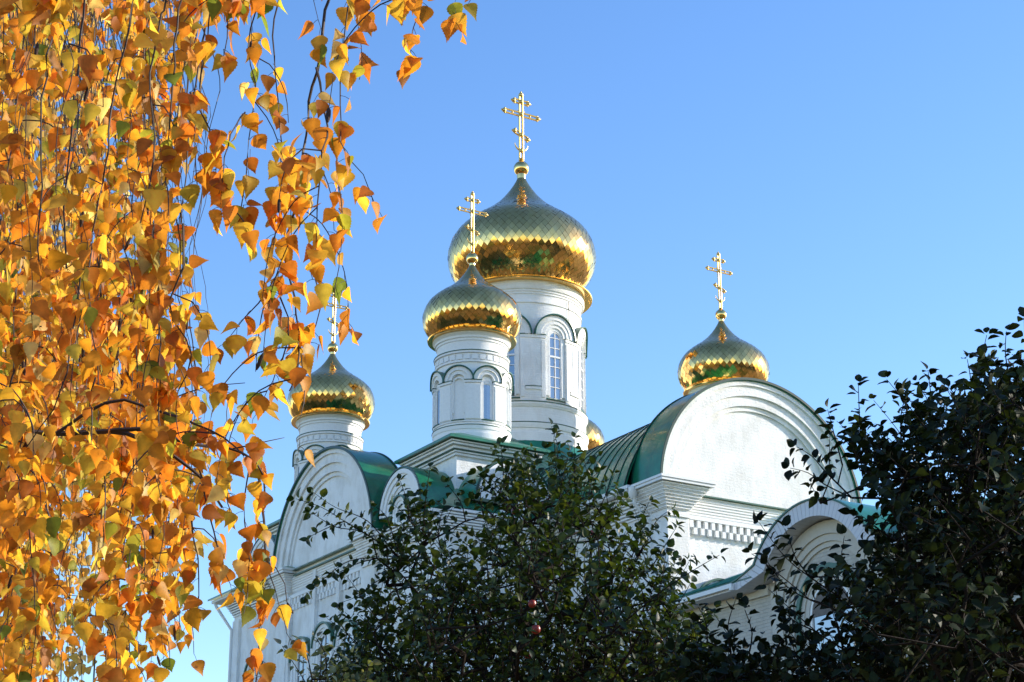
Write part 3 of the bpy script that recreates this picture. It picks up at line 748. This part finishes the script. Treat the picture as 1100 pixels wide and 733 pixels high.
# ================================================================ BIRCH
birch = empty('birch_tree', (-3.6, 6.2, 0))
tag(birch, 'birch with drooping twigs full of orange and yellow autumn leaves', 'tree')
b = MB(); b.tube([(-3.6, 6.2, -.1), (-3.6, 6.2, 1.2), (-3.52, 6.15, 3), (-3.45, 6.1, 5), (-3.3, 6.0, 7.2), (-3.2, 6.0, 9.6), (-3.2, 6.0, 11.5)], [.24, .19, .17, .15, .12, .07, .02], 12)
rel(b.build('trunk', MAT['birchbark'], birch), birch)
limbs = []
for (z, pts) in ((5.2, [(-3.45, 6.1, 5.2), (-2.6, 5.2, 5.9), (-1.5, 4.4, 6.15), (-.4, 3.9, 6.0), (.1, 3.7, 5.7)]),
                 (4.6, [(-3.45, 6.1, 4.7), (-2.9, 5.2, 5.3), (-2.0, 4.2, 5.5), (-1.2, 3.5, 5.3), (-.7, 3.1, 5.0)]),
                 (6.0, [(-3.4, 6.1, 6.2), (-2.4, 6.6, 7.2), (-1.5, 7.0, 7.5), (-.9, 7.3, 7.2)]),
                 (6.6, [(-3.35, 6.1, 6.7), (-3.0, 7.4, 7.6), (-2.4, 8.4, 8.1), (-1.6, 9.0, 8.0)])):
    b = MB(); b.tube(pts, [.06*(1-.8*i/(len(pts)-1)) for i in range(len(pts))], 8); rel(b.build('branch', MAT['twig'], birch), birch)
    for p, q in zip(pts, pts[1:]):
        for k in range(6): limbs.append(Vector(p).lerp(Vector(q), k/6))
twigs = MB()
BL = dict(pos=[], ax=[], nm=[], sz=[], kind=[])
CAT = []
def put_leaf(p, depthkind, size, away=None):
    a = Vector((rnd.gauss(0, .42), rnd.gauss(0, .42), -1)) if rnd.random() < .82 else Vector((rnd.gauss(0, 1), rnd.gauss(0, 1), rnd.gauss(-.4, .6)))
    th = rnd.uniform(0, 2*math.pi); n_ = Vector((math.cos(th), math.sin(th), rnd.gauss(.25, .35)))
    if rnd.random() < .45: n_ = Vector((rnd.gauss(0, .4), -1, rnd.gauss(.2, .4)))
    pet = size*rnd.uniform(.3, .5)
    d = Vector((rnd.gauss(0, 1), rnd.gauss(0, .8), rnd.gauss(-.5, .4))).normalized()
    base = p+d*pet
    if depthkind != 'back': twigs.tube([p, p+d*pet*.5+Vector((0, 0, .1*pet)), base], [.0007, .0006, .0006], 3)
    BL['pos'].append(base); BL['ax'].append(a); BL['nm'].append(n_); BL['sz'].append(size*rnd.uniform(.72, 1.15)); BL['kind'].append(depthkind)
def catmull(pts, step):
    out = []
    P_ = [pts[0]]+list(pts)+[pts[-1]]
    for i in range(1, len(P_)-2):
        p0, p1, p2, p3 = P_[i-1:i+3]; n = max(1, int((p2-p1).length/step))
        for k in range(n):
            t = k/n; out.append(.5*((2*p1)+(p2-p0)*t+(2*p0-5*p1+4*p2-p3)*t*t+(3*p1-p0-3*p2+p3)*t**3))
    out.append(pts[-1]); return out
def strand(pxs, depth, dens, size=.043, r0=.0035, kind='front', hang=True, wander=.012, mask=None, side=.5, cat=.02, side_len=(.07, .22), clip=False):
    """twig through screen-derived points at its own depth, dens(y)=leaf probability per node"""
    dd = depth; pts = []
    for (x, y) in pxs: dd += rnd.gauss(0, .04); pts.append(ray_pt(x, y, dd))
    if hang:
        l = min(limbs, key=lambda q: (q-pts[0]-Vector((0, 0, .7))).length)
        pts = [l, l.lerp(pts[0], .4)+Vector((0, 0, .12))]+pts
    c = catmull(pts, .0175 if kind != 'back' else .045)
    if clip:
        on = [i for i, p in enumerate(c) if MASK(*to_px(np.array(p))) > .05 and rnd.random() < .8 or to_px(np.array(p))[1] < -60]
        if not on: return
        c = c[:max(on)+2]
        if not hang: c = c[max(0, min(on)-2):]
    m = len(c)
    if m < 3: return
    c = [p+Vector((rnd.gauss(0, wander*.15), rnd.gauss(0, wander*.15), 0)) for p in c]
    twigs.tube(c[::2]+[c[-1]] if m > 6 else c, [r0*(1-.72*i/max(1, len(c[::2]))) for i in range(len(c[::2])+1)] if m > 6 else r0*.6, 4)
    for i, p in enumerate(c):
        px, py = to_px(np.array(p))
        if py < -90 or py > 800: continue
        pr = dens(px, py)
        if not clip and (px > 225 or py > 480): pr = min(.95, pr*1.3)
        if rnd.random() < pr:
            for _ in range(1 if rnd.random() < .5 else 2): put_leaf(p, kind, size)
        if rnd.random() < pr*side*.28:       # short side shoot
            L_ = rnd.uniform(*side_len); d = Vector((rnd.gauss(0, 1), rnd.gauss(0, 1), -.4)).normalized()
            q = [p, p+d*L_*.4+Vector((0, 0, .01)), p+d*L_*.75+Vector((0, 0, -L_*.25)), p+d*L_*.85+Vector((0, 0, -L_*.8))]
            cc = catmull(q, .02); twigs.tube(cc, [.0016*(1-.5*k/len(cc)) for k in range(len(cc))], 4)
            for k, s_ in enumerate(cc[1:]):
                if rnd.random() < .62: put_leaf(s_, kind, size)
            if rnd.random() < .25: CAT.append(cc[-1])
        if rnd.random() < cat*(.3+pr): CAT.append(p+Vector((rnd.gauss(0, .008), rnd.gauss(0, .008), -.005)))
def yd(*st):      # piecewise leaf density along y
    ys = [s_[0] for s_ in st]; vs = [s_[1] for s_ in st]
    return lambda x, y: float(np.interp(y, ys, vs))
GAPS = [(133,38,16),(128,70,10),(165,22,8),(215,95,30),(176,80,9),(92,152,12),(140,105,9),(205,190,30),(205,240,34),(160,215,10),(168,128,12),(250,60,20),(118,205,8),(235,300,38),(225,350,22),(228,390,18),(190,300,8),(10,610,5),(225,640,26),(215,700,34),(130,690,8),(148,720,14),(190,470,10)]
def MASK(x, y):
    """how much of the leafy mass the photograph shows here (0..1)"""
    xr = float(np.interp(y, [-60, 0, 50, 90, 130, 180, 230, 280, 330, 400, 440, 480, 520, 560, 600, 650, 700, 733, 800], [245, 240, 232, 205, 228, 214, 205, 208, 214, 212, 225, 262, 268, 222, 206, 192, 190, 150, 140]))
    v = min(1., max(0., (xr-x)/16))
    for gx, gy, gr in GAPS:
        d = math.hypot(x-gx, y-gy)
        if d < gr: v *= max(.13, (d/gr-.75)*2)
    if y < 250 and x > 120: v *= .7
    elif y < 260: v *= .42
    return v
# --- strands read off the photograph
strand([(278,-60),(276,0),(268,50),(274,100),(268,150),(262,210),(256,240)], 3.7, yd((-60,.1),(0,.5),(60,.35),(120,.5),(240,.6)))
strand([(262,-60),(250,0),(246,20),(240,60)], 3.8, yd((-60,.3),(0,.6),(40,.4)), side=.2)
strand([(303,-60),(298,0),(294,60),(300,130),(303,190),(296,240),(292,290)], 3.8, yd((0,.03),(50,.08),(100,.2),(150,.55),(290,.5)), side=.3)
strand([(355,-60),(352,0),(342,68),(332,109),(326,164),(322,200),(315,228),(306,270),(318,330),(322,380),(312,420)], 3.6, yd((0,.0),(120,.03),(170,.5),(280,.5),(300,.35),(380,.6),(420,.3)), r0=.006, side=.35)
strand([(341,72),(346,110),(353,136),(345,170),(342,210),(340,250),(334,300)], 3.6, yd((70,0),(120,.2),(180,.6),(240,.4),(300,.3)), hang=False, r0=.0025, side=.3)
strand([(382,-60),(374,0),(366,60),(366,130),(369,160),(389,188),(400,212),(407,226)], 3.55, yd((-60,.2),(0,.35),(50,.35),(100,.15),(125,.35),(190,.35),(226,.7)), side=.15)
strand([(392,-60),(388,-10),(384,30),(390,60),(387,85)], 3.5, yd((-60,.3),(0,.35),(50,.5),(85,.5)), side=.25, r0=.003)
strand([(340,-60),(338,0),(344,30),(350,56)], 3.6, yd((0,.1),(30,.5),(56,.5)), side=0, r0=.002)
strand([(366,132),(362,190),(368,230),(366,270)], 3.6, yd((130,.3),(200,.5),(270,.6)), hang=False, r0=.002, side=.15)
strand([(366,270),(360,310),(357,345)], 3.6, yd((270,0),(310,.18),(345,.3)), hang=False, r0=.0012, side=0)
strand([(322,380),(328,410),(325,450),(322,490)], 3.6, yd((380,.4),(440,.45),(490,.3)), hang=False, r0=.0012, side=0)
strand([(352,386),(344,400)], 3.6, yd((380,.2),(400,.2)), hang=False, r0=.001, side=0)
strand([(442,-60),(438,-10),(430,8),(424,14)], 3.5, yd((-60,.3),(0,.8),(20,.8)), side=.2, r0=.002)
strand([(447,-30),(450,10),(444,30),(440,66)], 3.5, yd((-60,.2),(0,.3),(25,.15),(50,.6),(66,.7)), hang=False, side=.0, r0=.0015)
strand([(492,-60),(488,-10),(487,14),(490,24)], 3.5, yd((-60,0),(0,.3),(24,.5)), side=0, r0=.0015)
strand([(300,292),(285,318),(262,342),(240,370)], 3.65, yd((290,.5),(400,.6)), hang=False, side=.15, r0=.002)
strand([(296,300),(303,330),(312,352),(305,380),(288,420),(272,450)], 3.7, yd((290,.4),(330,.6),(420,.55),(450,.5)), hang=False, side=.25, r0=.002)
strand([(338,300),(345,325),(338,350),(330,372)], 3.6, yd((290,.3),(372,.5)), hang=False, side=0, r0=.0015)
strand([(150,452),(178,432),(210,419),(250,412),(262,412)], 3.9, lambda x, y: .06+.12*(x > 190), hang=False, side=.2, r0=.0022)
strand([(208,420),(214,440),(212,455)], 3.9, yd((420,.4),(455,.5)), hang=False, side=0, r0=.0015)
strand([(238,414),(245,432),(243,452)], 3.9, yd((420,.5),(455,.6)), hang=False, side=0, r0=.0015)
strand([(232,-60),(228,0),(222,50),(214,100),(208,150),(212,210)], 3.7, yd((-60,.4),(0,.55),(55,.4),(75,.1),(105,.5),(210,.5)), side=.3)
strand([(214,-60),(212,0),(200,60),(192,120),(186,180),(196,240),(200,290)], 3.9, yd((-60,.4),(0,.5),(60,.3),(110,.55),(240,.35),(290,.5)), side=.35)
strand([(205,100),(224,140),(232,170),(230,200)], 3.6, yd((100,.3),(140,.6),(200,.4)), hang=False, r0=.002, side=.2, side_len=(.04, .09))
strand([(262,120),(246,150),(240,190),(238,230)], 3.7, yd((120,.5),(230,.5)), hang=False, r0=.002, side=.2, side_len=(.04, .09))
# the branch sweeping right at the lower left
strand([(-70,452),(0,461),(60,466),(125,464),(170,480),(215,512),(238,545)], 3.7, yd((440,.25),(520,.5)), hang=False, r0=.008, side=.8)
strand([(110,464),(160,462),(205,478),(250,482),(280,503),(286,540)], 3.75, lambda x, y: .25+.45*(x > 200), hang=False, r0=.005, side=.5)
strand([(250,482),(280,476),(306,470)], 3.75, lambda x, y: .15, hang=False, r0=.0016, side=0)
strand([(60,466),(120,430),(165,440),(200,452),(240,470),(262,490)], 3.6, lambda x, y: .3, hang=False, r0=.004, side=.5)
strand([(276,505),(283,550),(285,600),(280,650),(277,700),(272,760)], 3.8, yd((500,.5),(560,.75),(760,.75)), hang=False, r0=.003, side=.35, side_len=(.04, .09))
strand([(268,500),(262,560),(268,610),(262,660)], 3.7, yd((500,.25),(580,.4),(660,.5)), hang=False, r0=.002, side=.1)
strand([(288,600),(296,640),(306,668),(312,690)], 3.8, yd((600,.1),(660,.4),(700,.4)), hang=False, r0=.0016, side=0)
strand([(215,505),(222,540),(230,580),(238,610),(246,628)], 3.7, yd((500,.7),(560,.6),(628,.4)), hang=False, r0=.0025, side=.3, side_len=(.04, .1))
strand([(205,560),(212,600),(214,640),(212,660)], 3.7, yd((560,.6),(660,.4)), hang=False, r0=.002, side=.2, side_len=(.03, .08))
strand([(235,500),(243,530),(248,548)], 3.7, yd((500,.7),(548,.6)), hang=False, r0=.002, side=0)
# dark bare leaders through the mass
for l_ in ([(150,-60),(146,0),(131,60),(119,130),(112,190),(100,250),(96,330),(110,400)], [(60,-60),(62,0),(52,60),(44,120),(45,200),(40,280)], [(195,-60),(194,0),(188,60),(184,120),(178,180),(176,260)],
           [(70,220),(88,280),(80,350),(64,420),(30,480)], [(20,-60),(25,40),(15,140),(22,240)], [(228,-60),(226,0),(215,60),(205,120),(200,180),(190,250)], [(178,-60),(172,20),(160,90),(166,160),(150,240)]):
    strand(l_, rnd.uniform(3.3, 3.9), lambda x, y: .2*MASK(x, y), r0=.0045, side=.5)

# --- the hanging mass on the left
for i in range(76):
    x = rnd.uniform(-45, 212); y0 = rnd.choice([-70, -70, -60, rnd.uniform(0, 430), rnd.uniform(200, 560)]); Ln = rnd.uniform(220, 480)
    if y0 > 0: x = min(x, 235)
    elif x > 140 and rnd.random() < .65: x -= 140
    dr = rnd.gauss(0, 10); pts = [(x, y0)]
    for k in range(1, 6): pts.append((x+dr*k/5+rnd.gauss(0, 7), y0+Ln*k/5))
    strand(pts, rnd.uniform(3.3, 5.0), lambda x, y: .60*MASK(x, y), hang=y0 < 0, clip=True, r0=rnd.uniform(.0012, .0026), side=.8*MASK(*pts[2]), side_len=(.05, .14), cat=.02)
for i in range(76):      # second layer, deeper
    x = rnd.uniform(-30, 215); y0 = rnd.choice([-70, -60, rnd.uniform(0, 500)]); Ln = rnd.uniform(250, 560)
    pts = [(x+rnd.gauss(0, 10)+rnd.gauss(0, 3)*k, y0+Ln*k/5) for k in range(6)]
    strand(pts, rnd.uniform(5.0, 6.4), lambda x, y: .6*MASK(x+8, y)*(1 if x < 150 or y > 330 else .45), hang=False, clip=True, kind='mid', size=.043, r0=.002, side=.6*MASK(*pts[2]), side_len=(.05, .14), cat=.01)
for i in range(175):     # far side of the crown: small pale leaves
    x = rnd.uniform(-30, 175)
    if x > 105 and rnd.random() < .75: x -= 95
    y0 = rnd.choice([-70, rnd.uniform(-60, 500)]); Ln = rnd.uniform(200, 460)
    pts = [(x+rnd.gauss(0, 8), y0+Ln*k/5) for k in range(6)]
    strand(pts, rnd.uniform(7.2, 9.8), lambda x, y: .85*MASK(x+40, y)*(1 if y < 520 else .6), hang=False, clip=True, kind='back', size=.045, r0=.003, side=.5*MASK(pts[2][0]+40, pts[2][1]), cat=0)
rel(twigs.build('twigs', MAT['twig'], birch, fix=False), birch)
def birch_colour(kind):
    u = rnd.random()  # brown tints stand for leaves in shade, pale cream ones for sun glints
    if kind == 'back':
        c = rnd.choice([(.80, .47, .10), (.82, .56, .20), (.76, .38, .06), (.84, .64, .30), (.70, .50, .12)])  # paler mix: sunlit tone put into the far leaves' colour
    elif u < .22: c = (.58, .19+.05*rnd.random(), .03)
    elif u < .54: c = (.86, .34+.08*rnd.random(), .035)
    elif u < .63: c = (.84, .25+.05*rnd.random(), .03)
    elif u < .82: c = (.88, .48+.10*rnd.random(), .06)
    elif u < .86: c = (.88, .64, .22)
    elif u < .94: c = (.68, .52, .07)
    elif u < .98: c = (.42, .42, .05)
    else: c = (.20, .27, .04)
    v = rnd.uniform(.66, 1.08); return [min(.9, q*v) for q in c]
bc = np.array([birch_colour(k) for k in BL['kind']], 'f')
A = {k: np.array([tuple(q) for q in BL[k]], 'f') for k in ('pos', 'ax', 'nm')}; sz = np.array(BL['sz'], 'f')
kd = np.array(BL['kind'])
for nm_, sel, tm in (('foliage', kd != 'back', BIRCH), ('foliage', kd == 'back', BACKL)):
    o = leaves_mesh(nm_, tm, A['pos'][sel], A['ax'][sel], A['nm'][sel], sz[sel], bc[sel], MAT['birchleaf'], birch); rel(o, birch); o['kind'] = 'stuff'
print('birch leaves', (kd != 'back').sum(), (kd == 'back').sum(), 'catkins', len(CAT))
cm = MB(); n_ = 9
cm.lathe([(.0006, 0), (.0022, -.002), (.0034, -.006), (.0037, -.014), (.0034, -.024), (.0020, -.030), (.0005, -.032)], 0, 0, 9)
ck = None; rnd.shuffle(CAT)
for p in CAT[:96]:
    if ck is None: ck = cm.build('catkin', MAT['catkin'], birch); o = ck
    else: o = ck.copy(); col.objects.link(o)
    o.parent = birch; o.location = p-birch.location; o.rotation_euler = (rnd.gauss(0, .25), rnd.gauss(0, .25), rnd.random()*6); s_ = rnd.uniform(.8, 1.25); o.scale = (s_, s_, s_)

# ================================================================ GREEN TREES
def bushy(name, label, cat, base, depth, spread, topline, xr, n_shoots, extra, leafsz, mat, cols, group=None, ybot=800, trunk_top=1.9, apples=0, prob=None, up=.9, shoot=(.16, .34), tmpl=APPLE, seed=3, drop=26):
    """tree whose crown is filled with upright leafy shoots below a skyline given as (px, py) pairs"""
    rg = random.Random(seed)
    root = empty(name, base); tag(root, label, cat, group)
    tops = []
    txs = [q[0] for q in topline]; tys = [q[1] for q in topline]
    bx, by, _ = base
    shoots = []
    cz = 2.2
    while len(shoots) < n_shoots:
        x = rg.uniform(*xr); yt = float(np.interp(x, txs, tys))+drop; y = yt+ (ybot-yt)*rg.random()**.9
        cl_ = .5+.5*math.sin(x*.055+1.6*math.sin(y*.04+seed))*math.sin(y*.06+x*.012+seed)
        if rg.random() > .45+.75*cl_: continue
        if prob and rg.random() > min(prob(x, y), prob(x, y-26)): continue
        rim = min(1., (y-yt)/60)
        dd = depth+rg.gauss(0, spread)*(.35+.65*rim)
        p = ray_pt(x, y, dd)
        if p.z < .9: continue
        out = Vector((p.x-bx, p.y-by, 0)); out = out.normalized()*min(1, out.length/1.5)
        d = (Vector((rg.gauss(0, .45), rg.gauss(0, .45), up+rg.gauss(0, .25)))+out*.55).normalized()
        shoots.append((p, d, rg.uniform(*shoot)))
    for pts in extra:       # individually placed sprigs: list of (px,py) base..tip, depth offset
        q = [ray_pt(x, y, depth+pts[0]) for x, y in pts[1]]
        shoots.append((q[0], q, None))
    # skeleton: each shoot base joins the nearest thicker node nearer to the trunk
    nodes_ = [Vector((bx, by, .0)), Vector((bx+.03, by, trunk_top*.5)), Vector((bx, by+.02, trunk_top))]
    par = [-1, 0, 1]; order = sorted(shoots, key=lambda s_: (s_[0]-nodes_[2]).length)
    ends = []
    for s_ in order:
        p = s_[0]; arr = np.array([tuple(v) for v in nodes_[2:]]); d = np.linalg.norm(arr-np.array(p), axis=1)
        own = np.linalg.norm(arr-np.array(nodes_[2]), axis=1); cost = d+.28*own
        j = int(np.argmin(cost))+2; a = nodes_[j]; nmid = max(1, int((p-a).length/.22)); prev = j
        for k in range(1, nmid+1):
            t = k/nmid; q = a.lerp(p, t)+Vector((rg.gauss(0, .012), rg.gauss(0, .012), -.10*math.sin(math.pi*t)*(p-a).length*.5)); 
            if k == nmid: q = p
            nodes_.append(q); par.append(prev); prev = len(nodes_)-1
        ends.append(prev)
    cnt = [0]*len(nodes_)
    for e_ in ends:
        k = e_
        while k >= 0: cnt[k] += 1; k = par[k]
    rad = [min(.0021*c**.5+.0015, .09) for c in cnt]
    tb = MB(); tb.tube([nodes_[0]-Vector((0, 0, .15)), nodes_[1], nodes_[2]], [rad[0]*1.25, rad[1], rad[2]], 12)
    rel(tb.build('trunk', MAT['bark'], root), root)
    bb = MB()
    for i in range(3, len(nodes_)):
        bb.tube([nodes_[par[i]], nodes_[i]], [min(rad[par[i]], rad[i]*1.5), rad[i]], 5 if rad[i] > .01 else 4)
    pos, ax, nm, sz, cc = [], [], [], [], []
    def leafat(p, d, k, last=False):
        th = k*2.4+rg.random()*1.5; s1 = d.orthogonal().normalized(); s2 = d.cross(s1); side = s1*math.cos(th)+s2*math.sin(th)
        a = (side*rg.uniform(.7, 1.1)+d*(rg.uniform(.2, .9) if not last else 2)+Vector((0, 0, -.25+rg.gauss(0, .3)))).normalized()
        n_ = (d*1.0+Vector((rg.gauss(0, .5), rg.gauss(0, .5), .4+rg.gauss(0, .4)))-side*.2)
        pos.append(tuple(p+a*.012)); ax.append(tuple(a)); nm.append(tuple(n_)); sz.append(leafsz*rg.uniform(.65, 1.15))
        c = rg.choice(cols); v = rg.uniform(.75, 1.25); cc.append([q*v for q in c])
    for p, d, Ln in order:
        if Ln is None:
            c = catmull(d, .03); bb.tube(c, [.0045*(1-.75*i/len(c)) for i in range(len(c))], 5)
            for k in range(1, len(c)):
                dd_ = (c[k]-c[k-1]).normalized()
                for _ in range(2 if rg.random() < .55 else 1): leafat(c[k], dd_, k+rg.random())
            leafat(c[-1], (c[-1]-c[-2]).normalized(), 0, True); leafat(c[-1], (c[-1]-c[-2]).normalized(), 2, False)
        else:
            n_ = max(4, int(Ln/.026)); bend = Vector((rg.gauss(0, .08), rg.gauss(0, .08), 0))
            pp = [p+d*Ln*k/n_+bend*(k/n_)**2*Ln for k in range(n_+1)]
            bb.tube(pp[::2]+[pp[-1]], [.003*(1-.7*k/(len(pp[::2])+1)) for k in range(len(pp[::2])+1)], 4)
            for k in range(1, n_+1): leafat(pp[k], d, k)
            leafat(pp[-1], d, 0, True)
    rel(bb.build('branches', MAT['bark'], root, fix=False), root)
    f = leaves_mesh('foliage', tmpl, np.array(pos, 'f'), np.array(ax, 'f'), np.array(nm, 'f'), np.array(sz, 'f'), np.array(cc, 'f'), mat, root); rel(f, root); f['kind'] = 'stuff'
    am = None
    for k in range(apples):
        p, d, _ = order[rg.randrange(len(order))]
        if am is None:
            m = MB(); m.lathe([(.001, .012), (.010, .018), (.019, .014), (.0235, 0), (.020, -.014), (.010, -.021), (.001, -.019)], 0, 0, 12); am = m.build('apple', MAT['apple'], root); o = am
        else: o = am.copy(); col.objects.link(o)
        o.parent = root; o.location = p+Vector((rg.gauss(0, .05), -abs(rg.gauss(0, .1)), -.06))-root.location; s_ = rg.uniform(.8, 1.2); o.scale = (s_, s_, s_)
    print(name, 'leaves', len(pos)); return root

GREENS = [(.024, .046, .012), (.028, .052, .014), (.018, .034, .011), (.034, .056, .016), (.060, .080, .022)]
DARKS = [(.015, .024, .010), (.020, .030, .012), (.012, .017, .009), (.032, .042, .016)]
top_c = [(325, 790), (360, 750), (385, 690), (405, 610), (430, 540), (455, 525), (480, 545), (505, 540), (525, 505), (545, 478), (560, 492), (585, 495), (600, 474), (620, 480), (635, 500), (655, 522), (675, 560), (700, 545), (715, 580), (724, 640), (740, 690), (770, 760)]
def prob_c(x, y):
    v = 1.0
    for gx, gy, gr in ((500, 555, 26), (465, 600, 14), (440, 645, 16), (545, 640, 10), (660, 590, 9), (425, 690, 12), (680, 570, 16), (705, 600, 14), (590, 560, 8), (690, 640, 10), (350, 655, 22), (340, 695, 22)):
        if math.hypot(x-gx, y-gy) < gr: v = .12
    return v
ex_c = [(0, [(430, 600), (400, 578), (370, 560), (345, 545), (318, 536)]), (.1, [(400, 578), (385, 570), (360, 566), (335, 551)]), (.2, [(370, 560), (350, 568), (332, 577)]), (0, [(420, 590), (395, 560), (360, 545), (338, 530)]),
        (0, [(430, 610), (405, 600), (375, 603), (350, 620), (330, 640)]), (.1, [(405, 600), (385, 605), (360, 617), (345, 622)]), (-.1, [(440, 620), (410, 622), (385, 640), (365, 648)]),
        (0, [(440, 560), (436, 535), (430, 517)]), (.1, [(455, 560), (458, 530), (462, 503)]), (0, [(425, 585), (415, 555), (404, 545)]), (0, [(500, 560), (495, 540), (480, 520)]),
        (0, [(540, 540), (541, 510), (538, 478)]), (.1, [(560, 540), (558, 510), (562, 488)]), (.1, [(600, 530), (597, 500), (595, 468)]), (0, [(618, 540), (617, 505), (617, 472)]), (0, [(640, 545), (632, 515), (628, 495)]),
        (0, [(655, 560), (652, 535), (650, 520)]), (0, [(690, 590), (705, 560), (720, 548)]), (.1, [(700, 610), (712, 590), (727, 566)]), (-.1, [(700, 580), (690, 560), (697, 540)]), (0, [(700, 630), (712, 615), (728, 604)]), (0, [(575, 545), (578, 525), (574, 500)]), (.1, [(520, 555), (516, 535), (520, 512)])]
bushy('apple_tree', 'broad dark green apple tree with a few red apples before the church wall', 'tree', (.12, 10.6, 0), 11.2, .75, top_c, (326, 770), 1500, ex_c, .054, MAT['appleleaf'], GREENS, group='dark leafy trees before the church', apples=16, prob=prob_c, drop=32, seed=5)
top_r = [(795, 700), (840, 690), (848, 505), (862, 492), (880, 470), (900, 452), (922, 440), (945, 455), (965, 440), (985, 430), (1000, 415), (1020, 410), (1040, 398), (1060, 380), (1085, 368), (1105, 355), (1150, 350)]
def prob_r(x, y):
    if x < 958 and y > 520 and (y < 610 or x < 940):
        if y > 725: return .6 if x > 862 else .2
        if x < 862: return .0
        return (.02 if y < 605 else .13) if y < 690 else .35
    if x < 925 and y > 495: return .3
    v = 1.
    for gx, gy, gr in ((935, 452, 12), (1010, 478, 10), (1000, 560, 8), (950, 600, 10), (985, 620, 8), (940, 560, 8)):
        if math.hypot(x-gx, y-gy) < gr: v = .15
    return v
ex_r = [(0, [(915, 535), (885, 520), (868, 508), (849, 503)]), (0, [(900, 520), (885, 505), (872, 490), (856, 480)]), (.1, [(905, 500), (897, 470), (889, 440)]), (0, [(925, 480), (923, 440), (922, 412)]), (0, [(968, 470), (968, 445), (974, 422)]), (.1, [(1002, 450), (1000, 425), (997, 399)]),
        (0, [(1043, 440), (1043, 410), (1039, 386)]), (0, [(1062, 420), (1056, 385), (1060, 360)]), (0, [(1085, 410), (1080, 380), (1081, 356)]), (0, [(1105, 400), (1102, 370), (1100, 342)]),
        (-.2, [(900, 640), (870, 620), (845, 600), (825, 575), (816, 562)]), (-.1, [(870, 620), (855, 600), (848, 580), (843, 568)]), (-.2, [(890, 650), (860, 640), (840, 625), (822, 600)]), (-.2, [(880, 680), (850, 665), (836, 645), (832, 620)])]
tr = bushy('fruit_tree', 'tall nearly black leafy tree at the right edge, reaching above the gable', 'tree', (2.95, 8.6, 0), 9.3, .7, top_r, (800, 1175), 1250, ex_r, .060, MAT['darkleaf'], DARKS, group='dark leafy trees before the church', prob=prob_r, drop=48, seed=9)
top_m = [(730, 690), (750, 665), (775, 655), (800, 655), (820, 668), (840, 685), (860, 700), (890, 705)]
ex_m = [(0, [(760, 690), (758, 668), (750, 652)]), (0, [(785, 700), (782, 672), (790, 645)]), (0, [(805, 700), (808, 680), (800, 655)]), (0, [(830, 710), (838, 690), (850, 680)])]
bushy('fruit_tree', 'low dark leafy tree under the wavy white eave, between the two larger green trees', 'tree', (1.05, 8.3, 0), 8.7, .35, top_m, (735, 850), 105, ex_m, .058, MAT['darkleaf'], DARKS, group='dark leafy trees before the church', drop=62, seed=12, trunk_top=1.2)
top_s = [(312, 745), (322, 726), (338, 714), (352, 716), (368, 722), (385, 732)]
bushy('shrub', 'small grey green shrub at the foot of the left church wall, below the arched windows', 'shrub', (-1.05, 9.0, 0), 9.4, .2, top_s, (312, 392), 34, [(0, [(335, 730), (330, 705), (322, 690)]), (0, [(350, 730), (350, 705), (340, 686)])], .044, MAT['appleleaf'], [(.16, .19, .12), (.10, .13, .07), (.20, .21, .15)], seed=21, trunk_top=1.0, ybot=790)

# far trees round the churchyard, below the frame; the gilding mirrors them
wd_b = MB(); cl = []
for i in range(230):
    a = rnd.uniform(0, 2*math.pi); rr = rnd.uniform(75, 120)
    x, y = rr*math.cos(a), rr*math.sin(a)+10
    if y > 40 and abs(x) < 90: continue
    h = rnd.uniform(7, 13); rr_ = rnd.uniform(3, 5.5); c = rnd.choice([(.05, .10, .02), (.30, .14, .02), (.10, .14, .02), (.02, .04, .012), (.38, .22, .04)])
    ic = bmesh.new(); bmesh.ops.create_icosphere(ic, subdivisions=2, radius=1)
    vs = []
    for v in ic.verts:
        k = 1+rnd.uniform(-.22, .22); vs.append((x+v.co.x*rr_*k, y+v.co.y*rr_*k, h*.55+v.co.z*h*.5*k))
    wd_b.add(vs, [tuple(q.index for q in f.verts) for f in ic.faces]); cl += [(*c, 1)]*len(vs); ic.free()
wo_ = wd_b.build('woodland', leafmat('distant foliage', .1), None, smooth=0, fix=False)
ca = wo_.data.color_attributes.new('Col', 'FLOAT_COLOR', 'POINT'); ca.data.foreach_set('color', np.array(cl, 'f').ravel())
tag(wo_, 'distant ring of green and orange trees mirrored in the gilded domes', 'trees', kind='stuff')
